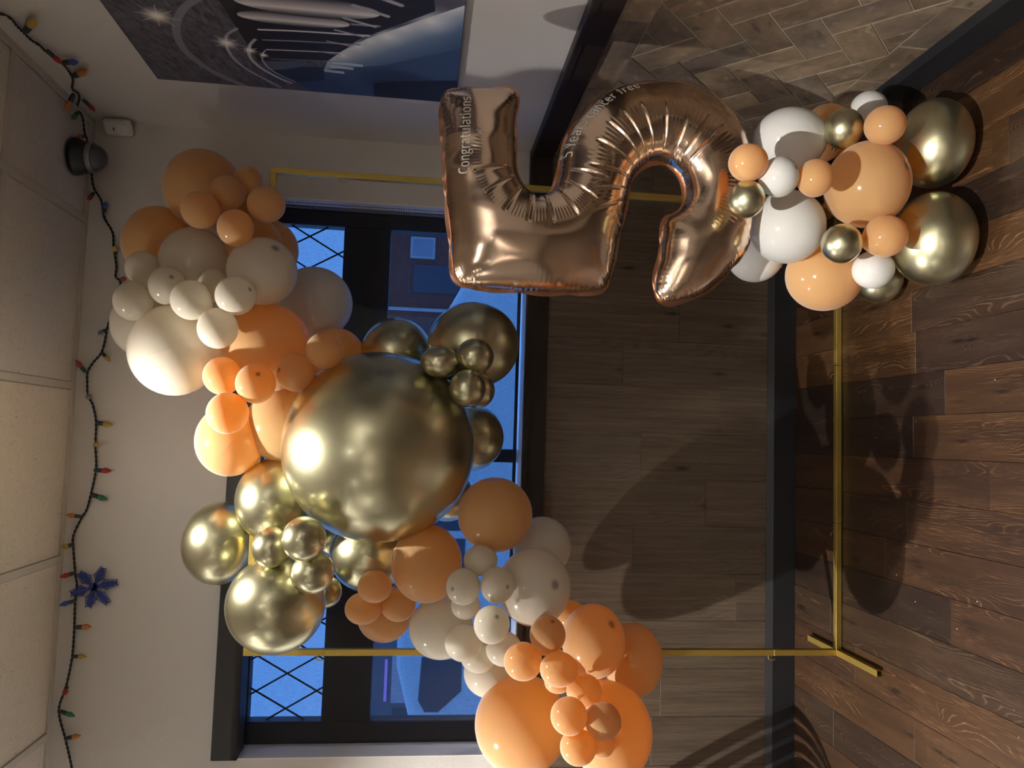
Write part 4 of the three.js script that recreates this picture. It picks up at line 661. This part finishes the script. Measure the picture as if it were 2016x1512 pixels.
// ---------------------------------------------------------------- string of coloured bulbs along the ceiling edge
{
  const t = thing('string_lights', 'unlit multicoloured bulb string on dark twisted cord, tacked along the wall under the ceiling', 'string lights', [0, 0, 0]);
  const pts = [
    [-0.012, 2.645, 0.747], [-0.012, 2.635, 0.743], [-0.012, 2.629, 0.725], [-0.012, 2.632, 0.692], [-0.012, 2.632, 0.647], [-0.012, 2.63, 0.604],
    [-0.012, 2.622, 0.585], [-0.012, 2.621, 0.546], [-0.012, 2.614, 0.514], [-0.012, 2.606, 0.468], [-0.012, 2.612, 0.402], [-0.012, 2.624, 0.358],
    [-0.012, 2.656, 0.283], [-0.012, 2.651, 0.261], [-0.012, 2.663, 0.218], [-0.012, 2.717, 0.111], [-0.037, 2.685, 0.146], [-0.064, 2.685, 0.121],
    [-0.088, 2.685, 0.111], [-0.108, 2.685, 0.086], [-0.152, 2.685, 0.059], [-0.194, 2.685, 0.037], [-0.253, 2.683, 0.012], [-0.304, 2.652, 0.012],
    [-0.361, 2.639, 0.012], [-0.418, 2.606, 0.012], [-0.47, 2.599, 0.012], [-0.54, 2.585, 0.012], [-0.581, 2.584, 0.012], [-0.593, 2.569, 0.012],
    [-0.662, 2.572, 0.012], [-0.718, 2.586, 0.012], [-0.749, 2.598, 0.012], [-0.855, 2.615, 0.012], [-0.892, 2.64, 0.012], [-0.93, 2.658, 0.012],
    [-0.967, 2.656, 0.012], [-1.013, 2.65, 0.012], [-1.043, 2.633, 0.012], [-1.106, 2.617, 0.012], [-1.187, 2.614, 0.012], [-1.268, 2.606, 0.012],
    [-1.361, 2.617, 0.012], [-1.416, 2.628, 0.012], [-1.441, 2.641, 0.012], [-1.509, 2.666, 0.012], [-1.546, 2.663, 0.012], [-1.632, 2.651, 0.012],
    [-1.681, 2.642, 0.012], [-1.736, 2.644, 0.012], [-1.82, 2.641, 0.012], [-1.923, 2.641, 0.012], [-2.024, 2.654, 0.012], [-2.102, 2.672, 0.012],
    [-2.2, 2.644, 0.012], [-2.28, 2.621, 0.012], [-2.338, 2.607, 0.012],
  ].map((p) => V(...p));
  const c = new THREE.CatmullRomCurve3(pts, false, 'centripetal'), n = 900, len = c.getLength();
  const strand = (ph) => { const q = []; for (let i = 0; i <= n; i++) { const u = i / n, p = c.getPointAt(u), tg = c.getTangentAt(u), s = V().crossVectors(tg, V(0.3, 0.2, 1).normalize()).normalize(), b = V().crossVectors(tg, s), a = u * len / 0.032 * Math.PI * 2 + ph, r = 0.0022; q.push(p.addScaledVector(s, Math.cos(a) * r).addScaledVector(b, Math.sin(a) * r)); } return new THREE.TubeGeometry(new THREE.CatmullRomCurve3(q), 1100, 0.0023, 5, false); };
  for (const ph of [0, Math.PI]) part('cord', strand(ph), M.wire, t);
  const colours = { yellow: [0.62, 0.45, 0.03], red: [0.55, 0.02, 0.03], blue: [0.03, 0.10, 0.50], orange: [0.66, 0.24, 0.02], green: [0.01, 0.26, 0.10], clear: [0.32, 0.33, 0.52] }, mats = {};
  for (const [k, v] of Object.entries(colours)) mats[k] = phys({ color: rgb(...v), roughness: 0.9, transmission: 0.35, thickness: 0, clearcoat: 1, clearcoatRoughness: 0.1 });
  const soc = new THREE.LatheGeometry([[0.0001, 0], [0.0048, 0], [0.0058, 0.006], [0.0062, 0.026], [0.0054, 0.027], [0.0001, 0.027]].map(([r, y]) => new THREE.Vector2(r, y)), 12);
  const blb = new THREE.LatheGeometry([[0.0001, 0.024], [0.0045, 0.026], [0.0068, 0.031], [0.0078, 0.037], [0.0070, 0.044], [0.0048, 0.051], [0.0026, 0.057], [0.0008, 0.0605], [0.0001, 0.061]].map(([r, y]) => new THREE.Vector2(r, y)), 14);
  for (const [col, ax, ay, az, bx, by, bz] of [
    ["yellow", -0.016, 2.617, 0.669, -0.024, 2.546, 0.762], ["red", -0.016, 2.611, 0.561, -0.039, 2.579, 0.528], ["blue", -0.016, 2.593, 0.49, -0.024, 2.537, 0.519], ["orange", -0.016, 2.605, 0.398, -0.024, 2.533, 0.468],
    ["orange", -0.016, 2.661, 0.26, -0.076, 2.684, 0.263], ["red", -0.016, 2.65, 0.219, -0.04, 2.622, 0.182], ["green", -0.045, 2.684, 0.173, -0.085, 2.684, 0.211], ["orange", -0.107, 2.684, 0.117, -0.129, 2.684, 0.169],
    ["yellow", -0.175, 2.68, 0.016, -0.165, 2.632, 0.034], ["red", -0.277, 2.68, 0.016, -0.315, 2.681, 0.055], ["blue", -0.344, 2.639, 0.016, -0.318, 2.616, 0.06], ["yellow", -0.494, 2.59, 0.016, -0.479, 2.574, 0.068],
    ["red", -0.592, 2.568, 0.016, -0.59, 2.532, 0.058], ["clear", -0.775, 2.605, 0.016, -0.798, 2.609, 0.067], ["yellow", -0.858, 2.611, 0.016, -0.89, 2.575, 0.033], ["red", -0.928, 2.663, 0.016, -0.89, 2.684, 0.051],
    ["clear", -1.014, 2.642, 0.016, -1.021, 2.628, 0.071], ["yellow", -1.107, 2.615, 0.016, -1.116, 2.556, 0.024], ["yellow", -1.19, 2.613, 0.016, -1.18, 2.587, 0.065], ["red", -1.276, 2.609, 0.016, -1.276, 2.548, 0.024],
    ["green", -1.361, 2.615, 0.016, -1.378, 2.555, 0.024], ["orange", -1.44, 2.64, 0.016, -1.431, 2.684, 0.042], ["yellow", -1.537, 2.662, 0.016, -1.542, 2.682, 0.069], ["red", -1.634, 2.647, 0.016, -1.643, 2.682, 0.058],
    ["blue", -1.731, 2.643, 0.016, -1.738, 2.676, 0.06], ["orange", -1.822, 2.637, 0.016, -1.817, 2.579, 0.024], ["yellow", -1.922, 2.639, 0.016, -1.919, 2.589, 0.024], ["red", -2.023, 2.65, 0.016, -2.035, 2.633, 0.069],
    ["green", -2.106, 2.666, 0.016, -2.122, 2.612, 0.024], ["orange", -2.198, 2.642, 0.016, -2.186, 2.588, 0.024],
  ]) {
    const a = V(ax, ay, az), d = V(bx, by, bz).sub(a), k = d.length() / 0.061, q = new THREE.Quaternion().setFromUnitVectors(V(0, 1, 0), d.normalize());
    const s = part('socket', soc, M.socket, t), b = part('bulb', blb, mats[col], t, `${col} glass bulb`); for (const o of [s, b]) { o.position.copy(a); o.quaternion.copy(q); const w = clamp(k, 0.8, 1.25); o.scale.set(w * 1.28, k, w * 1.28); }
  }
}
// ---------------------------------------------------------------- glitter snowflake
{
  const t = thing('snowflake_ornament', 'blue glitter snowflake ornament hanging from the bulb string on the white wall', 'ornament', [-1.683, 2.583, 0.02]);
  const gl = texture(256, 256, (i, j) => { const s = noise(i * 0.9, j * 0.9, 3); return mix3([0.16, 0.22, 0.52], [0.62, 0.72, 1.0], smooth(0.25, 0.7, s)); }, true), m = std({ map: rep(gl, 8, 8), roughness: 0.35, metalness: 0.35 });
  const tips = [[0.067, -0.028], [0.018, -0.078], [-0.054, -0.051], [-0.068, 0.013], [-0.023, 0.074], [0.049, 0.05]];
  const hub = new THREE.CylinderGeometry(0.016, 0.016, 0.004, 12); hub.rotateX(Math.PI / 2); part('hub', metricUV(hub), m, t);
  for (const [dx, dy] of tips) {
    const l = Math.hypot(dx, dy), a = Math.atan2(dy, dx), gs = [];
    const spine = new RoundedBoxGeometry(l, 0.010, 0.004, 2, 0.0015); spine.translate(l / 2, 0, 0); gs.push(spine); const blade = new RoundedBoxGeometry(l * 0.55, 0.017, 0.003, 2, 0.0012); blade.translate(l * 0.58, 0, 0); gs.push(blade);
    for (let k = 0; k < 6; k++) for (const s of [1, -1]) { const b = new RoundedBoxGeometry(0.027 - k * 0.0024, 0.0040, 0.003, 2, 0.001); b.translate((0.027 - k * 0.0024) / 2, 0, 0); b.rotateZ(s * 0.8); b.translate(l * (0.30 + k * 0.118), 0, 0); gs.push(b); }
    const g = joined(gs); g.rotateZ(a); part('arm', metricUV(g), m, t);
  }
  part('hanger', tubeAlong([V(-0.01, 0.035, -0.004), V(-0.004, 0.02, 0.0), V(0, 0.008, 0.002)], 0.0008, 10, 5), M.wire, t);
}
// ---------------------------------------------------------------- security camera and motion sensor
{
  const t = thing('security_camera', 'black dome security camera mounted on the ceiling tile near the corner', 'camera', [-0.192, 2.694, 0.150]);
  const lathe = (p, n = 48) => new THREE.LatheGeometry(p.map(([r, y]) => new THREE.Vector2(r, y)), n);
  part('base', lathe([[0.0001, -0.05], [0.046, -0.05], [0.052, -0.045], [0.064, -0.012], [0.065, 0], [0.0001, 0.0]]), M.blackPlastic, t);
  part('collar', lathe([[0.049, -0.048], [0.052, -0.050], [0.051, -0.066], [0.047, -0.068], [0.046, -0.06]]), M.greyPlastic, t);
  const d = new THREE.SphereGeometry(0.047, 40, 20, 0, Math.PI * 2, Math.PI / 2, Math.PI / 2); d.translate(0, -0.062, 0); part('dome', d, M.dome, t);
  const e = new THREE.SphereGeometry(0.030, 32, 24); e.translate(0, -0.066, 0); const eye = part('eyeball', e, M.greyPlastic, t);
  const l = new THREE.CylinderGeometry(0.013, 0.015, 0.014, 24); l.rotateX(Math.PI / 2); l.rotateY(-0.3); l.rotateX(0.6); l.translate(-0.008, -0.082, 0.022); part('lens', l, M.blackPlastic, eye);
  const s = thing('motion_sensor', 'white plastic motion sensor fixed in the wall corner just under the ceiling', 'motion sensor', [-0.032, 2.605, 0.030]);
  s.rotation.y = -Math.PI / 4;
  part('housing', new RoundedBoxGeometry(0.062, 0.098, 0.032, 5, 0.013), M.whitePlastic, s);
  const w = new THREE.SphereGeometry(0.024, 32, 16, 0, Math.PI * 2, 0, Math.PI / 2); w.rotateX(Math.PI / 2); w.scale(1, 1.1, 0.28); w.translate(0, -0.018, 0.0155); part('lens', w, M.whitePlastic, s);
  part('indicator', new RoundedBoxGeometry(0.011, 0.004, 0.003, 2, 0.001).translate(0, 0.011, 0.016), M.blackPlastic, s, 'small dark indicator slot');
  part('bracket', box(-0.014, 0.014, -0.02, 0.03, -0.034, -0.014), M.whitePlastic, s);
}
// ---------------------------------------------------------------- barrel-back chair standing just outside the frame (its shadow falls on the wall and floor)
{
  const t = thing('dining_chair', 'dark wooden barrel-back chair beside the window wall, its curved slats shading the baseboard', 'chair', [-2.69, 0, 0.28]);
  const bow = (y, hgt) => { const s = new THREE.Shape(); s.absarc(0, 0, 0.24, -1.25, 1.25, false); s.absarc(0, 0, 0.234, 1.25, -1.25, true); s.closePath(); const g = new THREE.ExtrudeGeometry(s, { depth: hgt, bevelEnabled: false, curveSegments: 24 }); g.rotateX(-Math.PI / 2); g.translate(0, y, 0); return g; };
  for (let k = 0; k < 4; k++) part('slat', bow(0.485 + k * 0.115, 0.066), M.chairWood, t);
  part('seat', new RoundedBoxGeometry(0.44, 0.035, 0.42, 3, 0.012).translate(-0.06, 0.445, 0), M.chairWood, t);
  for (const a of [-1.1, 1.1]) { part('leg', bar(V(0.231 * Math.cos(a) + 0.02, 0.002, 0.231 * Math.sin(a)), V(0.231 * Math.cos(a), 0.88, 0.231 * Math.sin(a)), 0.014), M.chairWood, t); part('leg', bar(V(-0.25, 0.002, Math.sign(a) * 0.18), V(-0.24, 0.43, Math.sign(a) * 0.17), 0.016), M.chairWood, t); }
}
// a few crumbs of confetti on the boards
{
  const cr = []; for (let k = 0; k < 26; k++) { const q = new THREE.TetrahedronGeometry(0.001 + rnd() * 0.0015); q.rotateX(rnd() * 3); q.rotateY(rnd() * 3); q.translate(-0.85 - rnd() * 1.5, 0.0012, 0.45 + rnd() * 0.75); cr.push(q); }
  const m = mesh('crumbs', joined(cr), std({ color: rgb(0.7, 0.68, 0.62), roughness: 0.7 }), scene); tag(m, 'tiny pale crumbs scattered over the dark wooden floorboards', 'crumbs'); m.userData.kind = 'stuff';
}
renderer.render(scene, camera);
